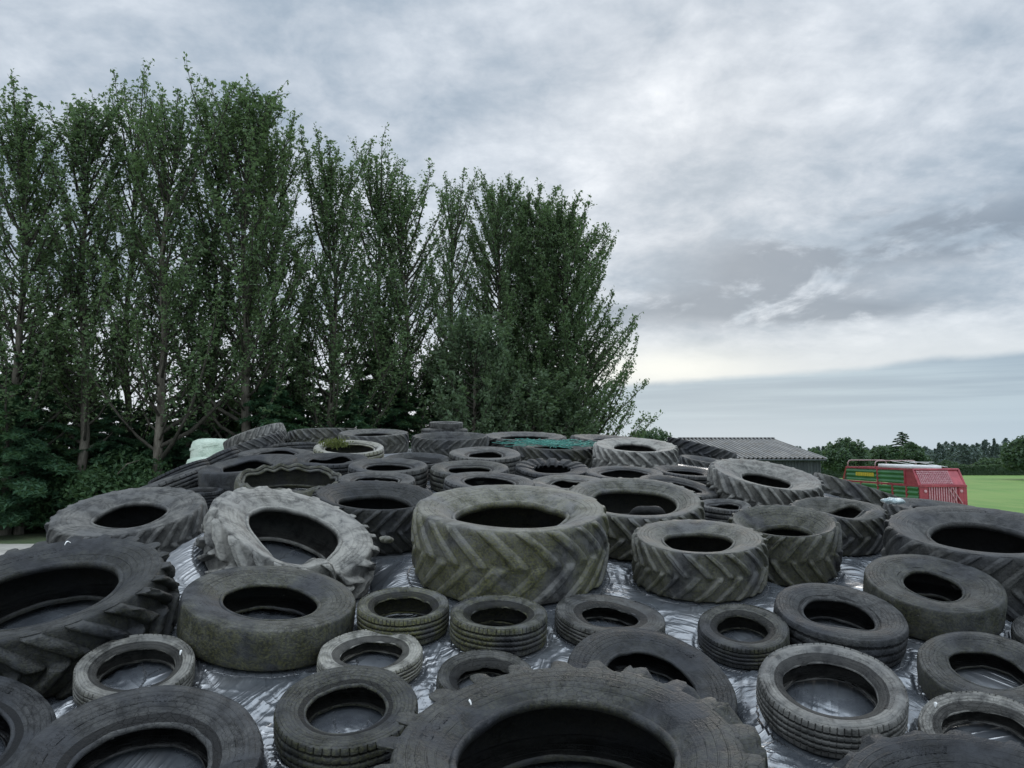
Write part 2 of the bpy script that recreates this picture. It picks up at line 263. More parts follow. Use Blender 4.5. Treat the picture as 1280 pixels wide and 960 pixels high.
# (id, kind, x, y, z of the base below eye level, normal x, normal y, radius, width, opening ratio, (dust,moss,pale), label, options)
TYRES=[
('N1','trac',0.250,3.526,-1.660,-0.037,-0.136,0.830,0.412,0.58,(0.25, 0.25, 0.0),
  'huge dark tractor tyre with stubby lugs filling the bottom centre foreground',{'n': 21, 'lug': 0.075, 'n1': 1}),
('N2','trac',1.830,3.000,-1.740,-0.030,-0.200,0.620,0.420,0.60,(0.1, 0.05, 0),
  'black tractor tyre at the bottom right edge, only its lugs and upper sidewall showing',{'n': 20, 'lug': 0.06, 'wear': 0.2}),
('N3','truck',-2.883,4.002,-1.581,0.358,-0.267,0.490,0.201,0.55,(0.2, 0.05, 0),
  'dark lorry tyre cut off by the left edge, below the huge tractor tyre',{}),
('N4','truck',-1.762,3.783,-1.628,0.149,-0.299,0.545,0.239,0.53,(0.3, 0.05, 0.0),
  'large charcoal lorry tyre with blocky shoulder tread in the bottom left foreground',{'dish': 0.12}),
('N5','truck',-0.900,4.298,-1.522,0.031,-0.281,0.385,0.179,0.54,(0.3, 0.35, 0),
  'round van tyre with green tinged shoulder blocks left of the foreground tractor tyre',{}),
('N6','car',-0.893,4.951,-1.368,0.027,-0.208,0.326,0.129,0.57,(0.9, 0.5, 0.62),
  'small pale grey warped car tyre with split bead behind the van tyre',{'warp': 0.6}),
('N7','car',-2.240,4.680,-1.389,0.111,-0.318,0.330,0.155,0.62,(0.7, 0.2, 0.3),
  'grey car tyre with wide opening at left, wrinkled sheet visible inside',{}),
('N8','car',-0.164,4.702,-1.431,0.019,-0.257,0.290,0.128,0.55,(0.35, 0.2, 0.05),
  'small black car tyre partly hidden by the lugs of the foreground tractor tyre',{'dish': 0.25}),
('N9','slick',0.791,4.631,-1.470,0.128,-0.391,0.498,0.179,0.53,(0.15, 0.1, 0),
  'smooth black lorry tyre leaning behind the foreground tractor tyre, shiny sheet inside it',{'round': 1}),
('N10','car',1.770,4.382,-1.443,-0.055,-0.330,0.392,0.199,0.62,(0.75, 0.05, 0.28),
  'grey four by four tyre with wide opening standing forward at lower right',{}),
('N11','slick',2.858,4.722,-1.431,-0.146,-0.313,0.370,0.180,0.52,(0.3, 0.2, 0.02),
  'black worn tyre with rusty scratch at the right edge, behind the pale car tyre',{'warp': 0.4}),
('N12','car',2.462,4.089,-1.554,-0.165,-0.325,0.318,0.153,0.64,(0.85, 0.05, 0.4),
  'pale grey car tyre at the bottom right corner with a white fleck on its bead',{'warp': 0.3}),
('N13','truck',2.242,5.384,-1.287,0.020,-0.272,0.431,0.223,0.52,(0.3, 0.05, 0),
  'tilted dark lorry tyre with narrow bead at right, in front of the smooth wide one',{'smooth': 1, 'warp': 0.3}),
('N14','car',1.555,5.267,-1.298,-0.060,-0.305,0.298,0.155,0.54,(0.35, 0.3, 0.03),
  'little dark car tyre alone on open sheet right of centre',{}),
('N15','slick',3.084,5.728,-1.183,-0.037,-0.297,0.466,0.268,0.42,(0.3, 0.25, 0.02),
  'wide smooth lorry tyre with small opening and mossy patch low on its side',{'warp': 0.2}),
('N16','car',3.704,5.265,-1.348,-0.150,-0.250,0.281,0.162,0.50,(0.3, 0.1, 0),
  'black car tyre barely entering the frame at the right edge',{}),
('N17','car',0.670,5.426,-1.253,0.088,-0.168,0.384,0.147,0.50,(0.4, 0.15, 0.05),
  'flat dark car tyre with ribbed tread right of the twin small round ones',{'warp': 0.3}),
('N18','car',-0.093,5.308,-1.268,0.034,-0.160,0.331,0.203,0.58,(0.5, 0.75, 0.08),
  'small car tyre with mossy green side directly before the biggest centre tractor tyre',{}),
('N19','car',-0.765,5.483,-1.240,0.021,-0.176,0.323,0.199,0.64,(0.55, 0.95, 0.12),
  'small car tyre with yellow green algae on its inner edge beside the smooth lorry tyre',{}),
('N20','slick',-1.696,5.387,-1.248,0.147,-0.178,0.589,0.285,0.53,(0.42, 0.42, 0.02),
  'broad smooth lorry tyre with green mossy side left of centre',{}),
('M1','trac',-3.140,5.300,-1.290,-0.030,-0.302,0.830,0.440,0.60,(0.2, 0.15, 0),
  'huge black tractor tyre with heavy chevron lugs cut off by the left edge',{'n': 22, 'lug': 0.055, 'n1': 1}),
('M2','trac',-3.670,7.488,-0.941,-0.004,-0.284,0.725,0.417,0.46,(0.55, 0.05, 0.12),
  'grey tilted tractor tyre with black oval opening on the left shoulder of the heap',{'n': 26, 'lug': 0.03, 'wear': 0.5}),
('M3','trac',-1.977,6.674,-0.997,0.342,-0.244,0.737,0.432,0.54,(0.9, 0.1, 0.5),
  'pale grey buckled tractor tyre with torn lugs and a folded front sidewall',{'n': 20, 'lug': 0.06, 'buckle': 1}),
('M4','trac',-0.028,6.598,-1.021,0.017,-0.182,0.864,0.593,0.54,(0.75, 0.75, 0.24),
  'biggest upright tractor tyre in the centre with mossy chevrons and lopsided opening',{'n': 20, 'lug': 0.024, 'wear': 0.6, 'lop': 1}),
('M5','trac',-1.418,7.870,-0.856,0.074,-0.180,0.663,0.447,0.58,(0.15, 0.1, 0),
  'dark tractor tyre with collapsed front sidewall between the pale buckled and the biggest centre one',{'n': 22, 'lug': 0.04, 'dish': 0.1}),
('M6','trac',1.205,7.740,-0.841,0.013,-0.258,0.715,0.424,0.62,(0.6, 0.4, 0.15),
  'grey green tractor tyre with a folded inner tube lying in its opening',{'n': 24, 'lug': 0.035}),
('M7','trac',1.557,6.495,-1.076,-0.017,-0.164,0.572,0.397,0.50,(0.6, 0.4, 0.12),
  'squat tractor tyre with mud coloured chevrons right of the biggest centre one',{'n': 22, 'lug': 0.04, 'wear': 0.3}),
('M8','trac',2.438,6.968,-1.036,-0.048,-0.235,0.483,0.453,0.52,(0.4, 0.4, 0.08),
  'deep round tractor tyre with scooped sidewall and sharp chevrons right of the squat muddy one',{'n': 20, 'lug': 0.05, 'dish': 0.16}),
('M9','trac',3.266,7.787,-0.908,-0.015,-0.192,0.477,0.369,0.58,(0.45, 0.25, 0.05),
  'dark tractor tyre with sagging kidney shaped opening behind the bright sheet at right',{'n': 20, 'lug': 0.035, 'warp': 0.8}),
('M10','trac',3.012,9.244,-0.644,0.103,-0.254,0.683,0.411,0.42,(0.75, 0.1, 0.3),
  'tilted tractor tyre with light crumbling lugs in front of the shed',{'n': 26, 'lug': 0.045, 'dish': 0.08}),
('M11','trac',3.953,6.521,-1.141,-0.040,-0.201,0.779,0.520,0.52,(0.35, 0.05, 0.04),
  'very tall dark tractor tyre at the right edge below the red and green trailer',{'n': 22, 'lug': 0.028, 'wear': 0.5}),
('M12','trac',4.898,11.022,-0.873,0.312,-0.059,0.685,0.408,0.55,(0.35, 0.2, 0.1),
  'brownish tractor tyre tipped on the right shoulder just left of the trailer',{'n': 16, 'lug': 0.05}),
('M13','trac',4.789,8.515,-0.886,0.085,-0.134,0.666,0.269,0.55,(0.35, 0.05, 0.03),
  'low dark tyre behind the very tall one at right, pale plastic on its end',{'n': 20, 'lug': 0.03}),
('R1','slick',-2.656,9.176,-0.593,0.068,-0.214,0.628,0.316,0.84,(0.5, 0.5, 0.12),
  'wide hollow tyre casing with its sidewall cut away, open like a tub',{'cut': 1}),
('R2','truck',-1.639,9.255,-0.518,0.032,-0.170,0.469,0.209,0.55,(0.45, 0.1, 0.06),
  'lorry tyre half hidden behind the dark collapsed tractor tyre, lower of the pair there',{}),
('R3','truck',-1.650,10.199,-0.440,0.029,-0.178,0.527,0.284,0.55,(0.45, 0.1, 0.04),
  'lorry tyre with oval opening above the half hidden one, below the small pale olive tyre',{}),
('R4','truck',-1.387,11.149,-0.309,0.023,-0.192,0.491,0.228,0.60,(0.35, 0.1, 0.02),
  'thin dark lorry tyre to the right of the small pale olive tyre',{'dish': 0.3}),
('R5','truck',-2.582,12.108,-0.170,0.033,-0.209,0.558,0.269,0.68,(0.9, 0.9, 0.8),
  'pale olive tyre with weeds growing in its opening on the far left of the heap',{}),
('R6','truck',-2.627,11.034,-0.312,0.029,-0.152,0.551,0.229,0.55,(0.2, 0.05, 0),
  'black sagging lorry tyre directly below the small pale olive tyre',{'warp': 0.6}),
('R7','truck',-3.923,13.784,-0.104,-0.092,0.071,0.452,0.240,0.65,(0.35, 0.05, 0.04),
  'small dark lorry tyre directly left of the pale olive tyre',{}),
('R8','truck',-3.845,12.493,-0.221,0.010,-0.138,0.601,0.226,0.50,(0.4, 0.05, 0.02),
  'flattened lorry tyre lying above the bulky dark one on the left shoulder',{'warp': 0.6}),
('R9','slick',-3.423,10.093,-0.517,-0.094,-0.166,0.629,0.390,0.50,(0.4, 0.05, 0.0),
  'bulky dark tyre with tall smooth side behind the hollow tub casing',{'warp': 0.5}),
('R10','trac',-5.156,15.550,0.037,-0.357,-0.004,0.651,0.382,0.55,(0.75, 0.05, 0.35),
  'tilted tractor tyre with light worn lugs on the left shoulder beside the green bale',{'n': 30, 'lug': 0.025}),
('R11','trac',-4.867,14.308,-0.186,-0.332,-0.029,0.692,0.348,0.55,(0.35, 0.05, 0.05),
  'dark tilted tractor tyre lying just under the light lugged one by the green bale',{'n': 30, 'lug': 0.02}),
('R12','truck',-5.096,13.181,-0.357,-0.466,-0.073,0.496,0.264,0.55,(0.3, 0.05, 0.02),
  'dark tyre sloping down the left shoulder just below the pale green bales',{}),
('R13','truck',-4.662,10.444,-0.572,-0.324,-0.154,0.567,0.214,0.55,(0.4, 0.05, 0.05),
  'lower of the two thin tyres sloping along the left edge of the heap',{}),
('R13b','truck',-5.063,11.788,-0.477,-0.422,-0.036,0.465,0.213,0.55,(0.3, 0.05, 0.0),
  'upper of the two thin tyres sloping along the left edge of the heap',{}),
('R14','truck',-4.885,11.307,-0.648,-0.250,-0.011,0.356,0.197,0.55,(0.35, 0.05, 0.04),
  'small dark tyre between the sloping edge tyres and the grey tilted tractor tyre',{}),
('R15','car',-3.747,9.328,-0.652,0.007,-0.133,0.235,0.205,0.55,(0.35, 0.05, 0),
  'little ribbed car tyre wedged at the right end of the grey tilted tractor tyre',{}),
('R16','trac',-3.989,16.289,0.010,-0.046,0.059,0.808,0.444,0.60,(0.5, 0.3, 0.1),
  'far tractor tyre with diagonal light ribs behind the small dark lorry tyre at left',{'n': 24, 'lug': 0.03}),
('R17','trac',-2.785,15.389,0.011,0.010,-0.137,0.742,0.393,0.56,(0.5, 0.2, 0.12),
  'far tractor tyre with crumbled brown side right behind the pale olive tyre',{'n': 22, 'lug': 0.02, 'wear': 0.8}),
('R18','trac',-1.121,13.897,-0.051,0.009,-0.131,0.737,0.361,0.65,(0.4, 0.1, 0.05),
  'far broad tractor tyre below the small two tyre stack on the crest',{'n': 24, 'lug': 0.02, 'dish': 0.3}),
('R19','car',-1.400,16.200,0.500,0.010,-0.100,0.360,0.140,0.55,(0.6, 0.05, 0.2),
  'small tyre topmost of the two tyre stack on the crest against the trees',{}),
('R20','truck',-1.444,16.374,0.289,0.007,-0.098,0.500,0.214,0.55,(0.5, 0.05, 0.1),
  'larger lower tyre of the two tyre stack on the crest',{}),
('R21','trac',0.225,14.633,-0.014,0.015,-0.123,0.848,0.336,0.58,(0.5, 0.05, 0.1),
  'far tractor tyre with chunky lugs on the crest behind the green netting',{'n': 18, 'lug': 0.04}),
('R22','trac',0.667,12.426,-0.205,0.025,-0.132,0.678,0.322,0.50,(0.35, 0.3, 0.05),
  'tractor tyre with turquoise green netting tangled over its top',{'n': 22, 'lug': 0.04}),
('R23','truck',-0.405,11.305,-0.268,0.021,-0.185,0.539,0.271,0.45,(0.5, 0.1, 0.12),
  'lorry tyre with shallow filled centre in front of the far broad tractor tyre',{'warp': 0.2}),
('R24','truck',0.535,10.401,-0.400,0.033,-0.230,0.505,0.220,0.50,(0.25, 0.05, 0.0),
  'black tyre with torn notched rim just below the netted tractor tyre',{'torn': 1}),
('R25','truck',-0.566,10.220,-0.464,0.010,-0.176,0.534,0.278,0.52,(0.45, 0.25, 0.04),
  'dark round lorry tyre in the middle of the heap with a neat oval opening',{}),
('R26','truck',-0.278,9.231,-0.532,0.052,-0.159,0.550,0.207,0.55,(0.45, 0.05, 0.06),
  'tilted lorry tyre peeking over the back of the biggest centre tractor tyre',{}),
('R27','truck',0.690,9.454,-0.553,-0.012,-0.150,0.482,0.202,0.42,(0.6, 0.3, 0.16),
  'grey flat tyre with small opening between the biggest tyre and the torn one',{'warp': 0.5}),
('R28','trac',1.859,11.575,-0.276,0.020,-0.189,0.661,0.400,0.50,(0.95, 0.05, 0.5),
  'pale topped tractor tyre with strong diagonal lugs near the crest right of centre',{'n': 22, 'lug': 0.04}),
('R29','trac',1.851,13.386,-0.100,0.074,-0.103,0.881,0.331,0.55,(0.3, 0.05, 0.04),
  'dark lugged tractor tyre on the crest right behind the pale topped one',{'n': 26, 'lug': 0.04}),
('R30','trac',3.400,14.000,-0.220,0.250,-0.020,0.660,0.360,0.55,(0.3, 0.05, 0.0),
  'dark tractor tyre tipped to the right on the crest in front of the shed roof',{'n': 22, 'lug': 0.035}),
('R31','trac',3.250,12.600,-0.450,0.150,-0.120,0.560,0.320,0.55,(0.3, 0.1, 0.04),
  'dark tractor tyre below the tipped one beside the shed',{'n': 22, 'lug': 0.03}),
('R32','truck',1.476,10.072,-0.441,0.007,-0.154,0.512,0.187,0.60,(0.45, 0.05, 0.06),
  'flat lorry tyre just in front of the pale topped tractor tyre',{}),
('R33','truck',2.335,10.338,-0.453,0.068,-0.155,0.439,0.211,0.55,(0.35, 0.05, 0.02),
  'slim tilted tyre between the pale topped tractor tyre and the crumbling one',{}),
('R34','truck',1.951,9.150,-0.564,0.139,-0.196,0.479,0.187,0.60,(0.3, 0.05, 0.02),
  'dark flattened tyre behind the right rim of the grey green tractor tyre',{'warp': 0.4}),
('R35','truck',2.302,8.383,-0.767,0.008,-0.166,0.287,0.212,0.55,(0.7, 0.05, 0.1),
  'small tyre with whitish flecks squeezed behind the squat muddy tractor tyre',{'warp': 0.4}),
]

# ------------------------------------------------------------------ tyres
def tyre_profile(kind,ro,opt):
    """rows from the upper bead over the tread to the lower bead and back along the liner: r, z, lug mask up, lug mask low, groove, part"""
    P=[]
    def a(r,z,mu=0,ml=0,g=0,part='tread',c=.5,zig=0): P.append((r,z,mu,ml,g,part,c,zig))
    bz={'trac':.90,'truck':.88,'car':.84,'slick':.88}[kind]
    cut=opt.get('cut')
    def bead(up):
        L=[(ro,bz-.10,.2),(ro+.002,bz-.04,.35),(ro+.010,bz-.005,.52),(ro+.026,bz+.006,.6),(ro+.040,bz-.002,.5),(ro+.046,bz-.022,.30)]
        if not up: L=[(r,1-z,c) for r,z,c in L][::-1]
        for r,z,c in L: a(r,z,part='bead',c=c)
    def wall(up):
        re={'trac':.925,'truck':.955,'car':.955,'slick':.95}[kind]; n=11; L=[]
        r0=ro+.050
        for i in range(n):
            u=i/(n-1.); r=r0+(re-r0)*u
            if kind=='trac': z=bz-.018+(.985-bz+.018)*(1-(1-u)**2.2)+.02*math.sin(math.pi*u)
            elif kind=='car': z=bz-.02+(.97-bz)*math.sin(min(1,u*1.35)*math.pi/2)+.03*math.sin(math.pi*u)-.05*max(0,u-.8)/.2
            else: z=bz-.01+(.985-bz)*math.sin(min(1,u*1.25)*math.pi/2)+.025*math.sin(math.pi*u)-.03*max(0,u-.85)/.15
            c=.5
            if i==3: z+=.006
            L.append((r,min(z,1.0),c))
        if not up: L=[(r,1-z,c) for r,z,c in L][::-1]
        for r,z,c in L: a(r,z,part='sidewall',c=c)
    bead(True); wall(True)
    if kind=='trac':
        zs=[(.935,.972,0),(.942,.962,1),(.950,.935,1),(.957,.89,1),(.962,.83,1),(.966,.76,1),(.969,.69,1),(.971,.62,1),(.972,.56,1),(.973,.53,1),(.973,.49,.55)]
        for r,z,mu in zs: a(r,z,mu,0,0)
        # overlap of both rows of lugs at the crown
        P[-1]=(.973,.505,.6,.6,0,'tread',.5,0)
        for r,z,mu in zs[::-1][1:]: a(r,1-z,0,mu,0)
    elif kind=='slick':
        for r,z in [(.962,.955),(.975,.925),(.984,.87),(.990,.78),(.994,.65),(.996,.5),(.994,.35),(.990,.22),(.984,.13),(.975,.075),(.962,.045)]: a(r,z)
    else:
        sm=opt.get('smooth',0)
        for r,z,s in [(.963,.955,0),(.972,.930,1),(.981,.89,1),(.986,.845,1),(.989,.80,1)]: a(r,z,g=s*.8*(1-sm*.7))
        for gz in ((.76,.585,.415,.24) if kind=='car' else (.74,.5,.26)):
            rr=.996-.02*(2*gz-1)**2; g=1-.6*sm; hw=.026 if kind=='car' else .034
            a(rr,gz+hw+.011,g=.3*g,zig=.6); a(rr-.002,gz+hw,part='tread',c=.05,zig=1); a(rr-.002,gz-hw,c=.05,zig=1); a(rr,gz-hw-.011,g=.3*g,zig=.6)
            if gz>.3:
                a(rr,gz-(.0875 if kind=='car' else .12),g=.15*g)
        for r,z,s in [(.989,.20,1),(.986,.155,1),(.981,.11,1),(.972,.07,1),(.963,.045,0)]: a(r,z,g=s*.8*(1-sm*.7))
    wall(False); bead(False)
    ri=.90 if kind=='trac' else .935
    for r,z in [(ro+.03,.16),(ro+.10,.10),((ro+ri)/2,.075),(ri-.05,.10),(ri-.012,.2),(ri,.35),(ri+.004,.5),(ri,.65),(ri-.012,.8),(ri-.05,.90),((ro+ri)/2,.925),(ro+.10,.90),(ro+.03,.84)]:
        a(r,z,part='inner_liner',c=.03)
    return P
def periodic(th,seed,k):
    """smooth periodic noise in [-1,1]"""
    r=np.random.default_rng(seed); s=0; w=0
    for n in range(1,k+1):
        a=r.random()/n**.8; s=s+a*np.sin(n*th+r.random()*6.283); w+=a
    return s/w
def build_tyre(row,idx):
    (tid,kind,x,y,zb,nx,ny,R,W,ro,look,label,opt)=row
    far=y>8.6
    if kind=='trac': R=R*.962
    sd=idx*31+5; r_=np.random.default_rng(sd)
    if kind=='trac':
        n=opt.get('n',22); h=opt.get('lug',.035)*(R/.75)
        pos=np.array([0,.09,.2,.35,.5,.60,.72,.86]) if opt.get('wear',0)<.4 and not opt.get('n1') else np.array([0,.06,.2,.4,.6,.8,.94,.99]) if opt.get('n1') else np.array([0,.16,.3,.45,.6,.74,.90,.95]); msk=np.array([0,.92,1,1,.98,.88,0,0.]) if not opt.get('n1') else np.array([0,.62,.93,1,1,.93,.62,0.])
        if far: pos=pos[[0,1,3,5,6,7]]; msk=msk[[0,1,3,5,6,7]]
        hp=math.pi/n; k=len(pos)
        th=np.concatenate([(i+pos)*hp for i in range(2*n)]); nc=len(th)
        f0,f1=r_.random(2)*6.28; th=th+.30*hp*np.sin(3*th+f0)+.12*hp*np.sin(8*th+f1)
        tall=np.repeat(1+r_.normal(0,.10+.25*opt.get('wear',.0),2*n),k)
        Mu=np.concatenate([msk if i%2==0 else msk*0 for i in range(2*n)])*tall
        Ml=np.concatenate([msk if i%2==1 else msk*0 for i in range(2*n)])*tall
    elif kind=='slick':
        nc=200; th=np.linspace(0,2*math.pi,nc,endpoint=False); Mu=Ml=np.zeros(nc); h=0
    else:
        n=(52 if kind=='truck' else 70) if not far else 40
        pos=np.array([0,.10,.17,.6,.93]); sl=np.array([1,1,0,0,0.]); k=len(pos)
        th=np.concatenate([(i+pos)*2*math.pi/n for i in range(n)]); nc=len(th); Mu=np.tile(sl,n)*np.repeat(np.clip(.75+r_.normal(0,.3,n),.1,1.1),k); Ml=Mu; h=0
    P=tyre_profile(kind,ro,opt); nr=len(P)
    rr=np.array([p[0] for p in P])[:,None]; zz=np.array([p[1] for p in P])[:,None]
    mu=np.array([p[2] for p in P])[:,None]; ml=np.array([p[3] for p in P])[:,None]
    gr=np.array([p[4] for p in P])[:,None]; parts=[p[5] for p in P]; cv=np.array([p[6] for p in P])[:,None]; zg=np.array([p[7] for p in P])[:,None]
    TH=np.repeat(th[None,:],nr,0); inner=np.array([p=='inner_liner' for p in parts])[:,None]
    cav=np.repeat(cv,nc,1).astype(float)
    rad=rr*R+0*TH; z=zz*W+0*TH
    if kind=='trac':
        tcen=np.abs(2*zz-1); tread=np.array([p=='tread' for p in parts])[:,None]
        sh=(2*math.pi/opt.get('n',22))*1.12*(1 if idx%3 else -1)
        TH=TH+np.where(tread,sh*(1-np.clip(tcen/.93,0,1)**1.25),0)+np.where(tread,.012*(vn(TH*9,zz*4+0*TH,sd+6)-.5),0)
        lug=mu*Mu[None,:]+ml*Ml[None,:]; lug=np.minimum(lug,1.15)
        wn=1-opt.get('wear',0)*.5*(.5+.5*periodic(TH,sd+9,7))
        rag=1+.10*r_.normal(0,1,lug.shape)*(lug>.3)
        edge=np.where((zz>.95)|(zz<.05),1.0 if opt.get('n1') else .72,1.0)
        chip=vn(TH*14,zz*5+0*TH,sd+3); rag=rag-.35*sst(chip,.72,.86)*(lug>.3)
        rad=rad+h*lug*wn*rag*edge
        z=z+np.where((mu>.9)&(zz>.95),h*.16*lug,0)-np.where((ml>.9)&(zz<.05),h*.16*lug,0)
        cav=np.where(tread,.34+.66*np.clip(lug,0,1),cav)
        scal=np.where((rr>.90)&(rr<.93)&(zz>.5),1,0)*Mu[None,:]; rad=rad+h*.25*scal
    elif kind!='slick':
        d=(.008 if kind=='car' else .011)
        grv=np.clip(gr*Mu[None,:],0,1); isg=cv<.1
        rad=rad-d*grv-np.where(isg,d*(1-.6*opt.get('smooth',0)),0)
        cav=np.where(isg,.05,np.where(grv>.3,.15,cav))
        z=z+zg*W*.016*np.where(np.arange(nc)%k<2,1,-1)[None,:]
    # deformation: bead weight 1 at the bead, 0 at the tread
    wb=np.clip((.93-rr)/(.93-ro),0,1); upw=np.clip((zz-.4)/.4,0,1)
    op=opt
    rad=rad*(1+.018*periodic(TH,sd+1,3))
    rad=rad+R*.022*wb*periodic(TH,sd+2,3)
    z=z+W*.05*(wb*.8+.2)*upw*periodic(TH,sd+3,3)
    z=z-W*.12*wb*upw*.5
    wp=op.get('warp',0)
    if wp:
        rad=rad+R*.075*wp*wb*periodic(TH,sd+4,4); z=z+W*.30*wp*wb*upw*periodic(TH,sd+5,4)+W*.10*wp*upw*periodic(TH,sd+6,3)
        rad=rad+R*.02*wp*periodic(TH,sd+7,3)
    dd=op.get('dish',0)
    if dd: z=z-W*dd*wb*upw; rad=rad+R*.06*dd*wb
    if op.get('lop'):
        g=np.exp(-((np.angle(np.exp(1j*(TH-R_(38)))))/R_(34))**2); rad=rad-R*.17*g*wb*upw; z=z+W*.05*g*wb*upw
        g=np.exp(-((np.angle(np.exp(1j*(TH-R_(0)))))/R_(16))**2); rad=rad+R*.06*g*wb*upw
    if op.get('buckle'):
        g=np.exp(-((np.angle(np.exp(1j*(TH-R_(-78)))))/R_(30))**2)
        z=z-W*.26*g*upw*(.6+.4*wb); rad=rad+R*.03*g*(1-upw)-R*.05*g*upw*(1-wb)
        g=np.exp(-((np.angle(np.exp(1j*(TH-R_(-30)))))/R_(16))**2)
        z=z-W*.34*g*upw*(1-.5*wb); rad=rad-R*.10*g*(1-wb)*(.3+.7*upw)
        g=np.exp(-((np.angle(np.exp(1j*(TH-R_(-52)))))/R_(9))**2)
        z=z+W*.16*g*upw*(1-wb*.6); rad=rad+R*.03*g*(1-wb)
        z=z+W*.03*np.sin(TH*13)*wb*upw*np.exp(-((np.angle(np.exp(1j*(TH-R_(-45)))))/R_(50))**2)
    if op.get('cut'):
        e=np.where((rr<.93)&(zz>.4),1,0); rad=rad+R*.02*e*np.sin(TH*17+np.sin(TH*5))*.8; z=z+W*.05*upw*np.sin(TH*13+2*np.sin(TH*3))
    if op.get('torn'):
        e=np.where(zz>.8,1,0)*(np.sin(TH)>-.2); nt=(np.sin(TH*16+np.sin(TH*3))>.45); z=z-W*.16*e*nt
    # fine lumpiness
    u3=TH/(2*math.pi)*24; s3=np.cumsum(np.r_[0,np.hypot(np.diff(rr[:,0]*R),np.diff(zz[:,0]*W))])[:,None]*14+0*TH
    lump=(vn(u3%24,s3,sd)-.5)*np.sin(np.clip((TH%(2*math.pi))/.3,0,1)*math.pi/2)
    rad=rad+.008*lump; z=z+.006*lump*wb
    V=np.stack([rad*np.cos(TH),rad*np.sin(TH),z],-1)
    # vertex normals of the whole ring, so parts meet without a seam
    F=grid_faces(nr,nc,True); last=np.stack([(nr-1)*nc+np.arange(nc),(nr-1)*nc+(np.arange(nc)+1)%nc,(np.arange(nc)+1)%nc,np.arange(nc)],-1)
    F=np.concatenate([F,last]); F=F[:,::-1]
    Vf=V.reshape(-1,3); fn=np.cross(Vf[F[:,2]]-Vf[F[:,0]],Vf[F[:,3]]-Vf[F[:,1]])
    Nn=np.zeros_like(Vf)
    for q in range(4): np.add.at(Nn,F[:,q],fn)
    Nn/=np.linalg.norm(Nn,axis=1,keepdims=True)+1e-12
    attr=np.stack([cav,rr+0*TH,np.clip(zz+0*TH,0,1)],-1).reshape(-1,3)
    nz=math.sqrt(max(.05,1-nx*nx-ny*ny)); nv=np.array([nx,ny,nz])
    ax=np.array([1,0,0.])-nv*nx; ax/=np.linalg.norm(ax); ay=np.cross(nv,ax)
    from mathutils import Matrix
    mw=Matrix(((ax[0],ay[0],nv[0],x),(ax[1],ay[1],nv[1],y),(ax[2],ay[2],nv[2],zb+CZ),(0,0,0,1)))
    nm={'trac':'tractor_tyre','truck':'lorry_tyre','slick':'lorry_tyre','car':'car_tyre'}[kind]
    if tid in ('R1','M13'): nm='tractor_tyre'
    cat=nm.replace('_',' ')
    root=thing(nm,label,cat,group={'tractor_tyre':'tractor tyres weighting down the silage sheet','lorry_tyre':'lorry tyres weighting down the silage sheet','car_tyre':'car tyres weighting down the silage sheet'}[nm])
    root.matrix_world=mw
    # split rows in parts
    runs=[];s0=0
    for i in range(1,nr+1):
        if i==nr or parts[i]!=parts[s0]: runs.append((parts[s0],s0,i)); s0=i
    colr=(look[0],look[1],look[2],(idx*.618)%1.0)
    for (pn,a0,b0) in runs:
        if b0<nr: e=b0+1; rows=np.arange(a0,e)
        else: rows=np.r_[np.arange(a0,b0),0]
        ids=(rows[:,None]*nc+np.arange(nc)[None,:]).ravel()
        ff=grid_faces(len(rows),nc,True)[:,::-1]
        me=mesh_np(pn,Vf[ids],ff,M_rub,True,{'tq':attr[ids]},Nn[ids])
        o=obj(pn,me,root); o.color=colr
    return root
for i,row in enumerate(TYRES): build_tyre(row,i)

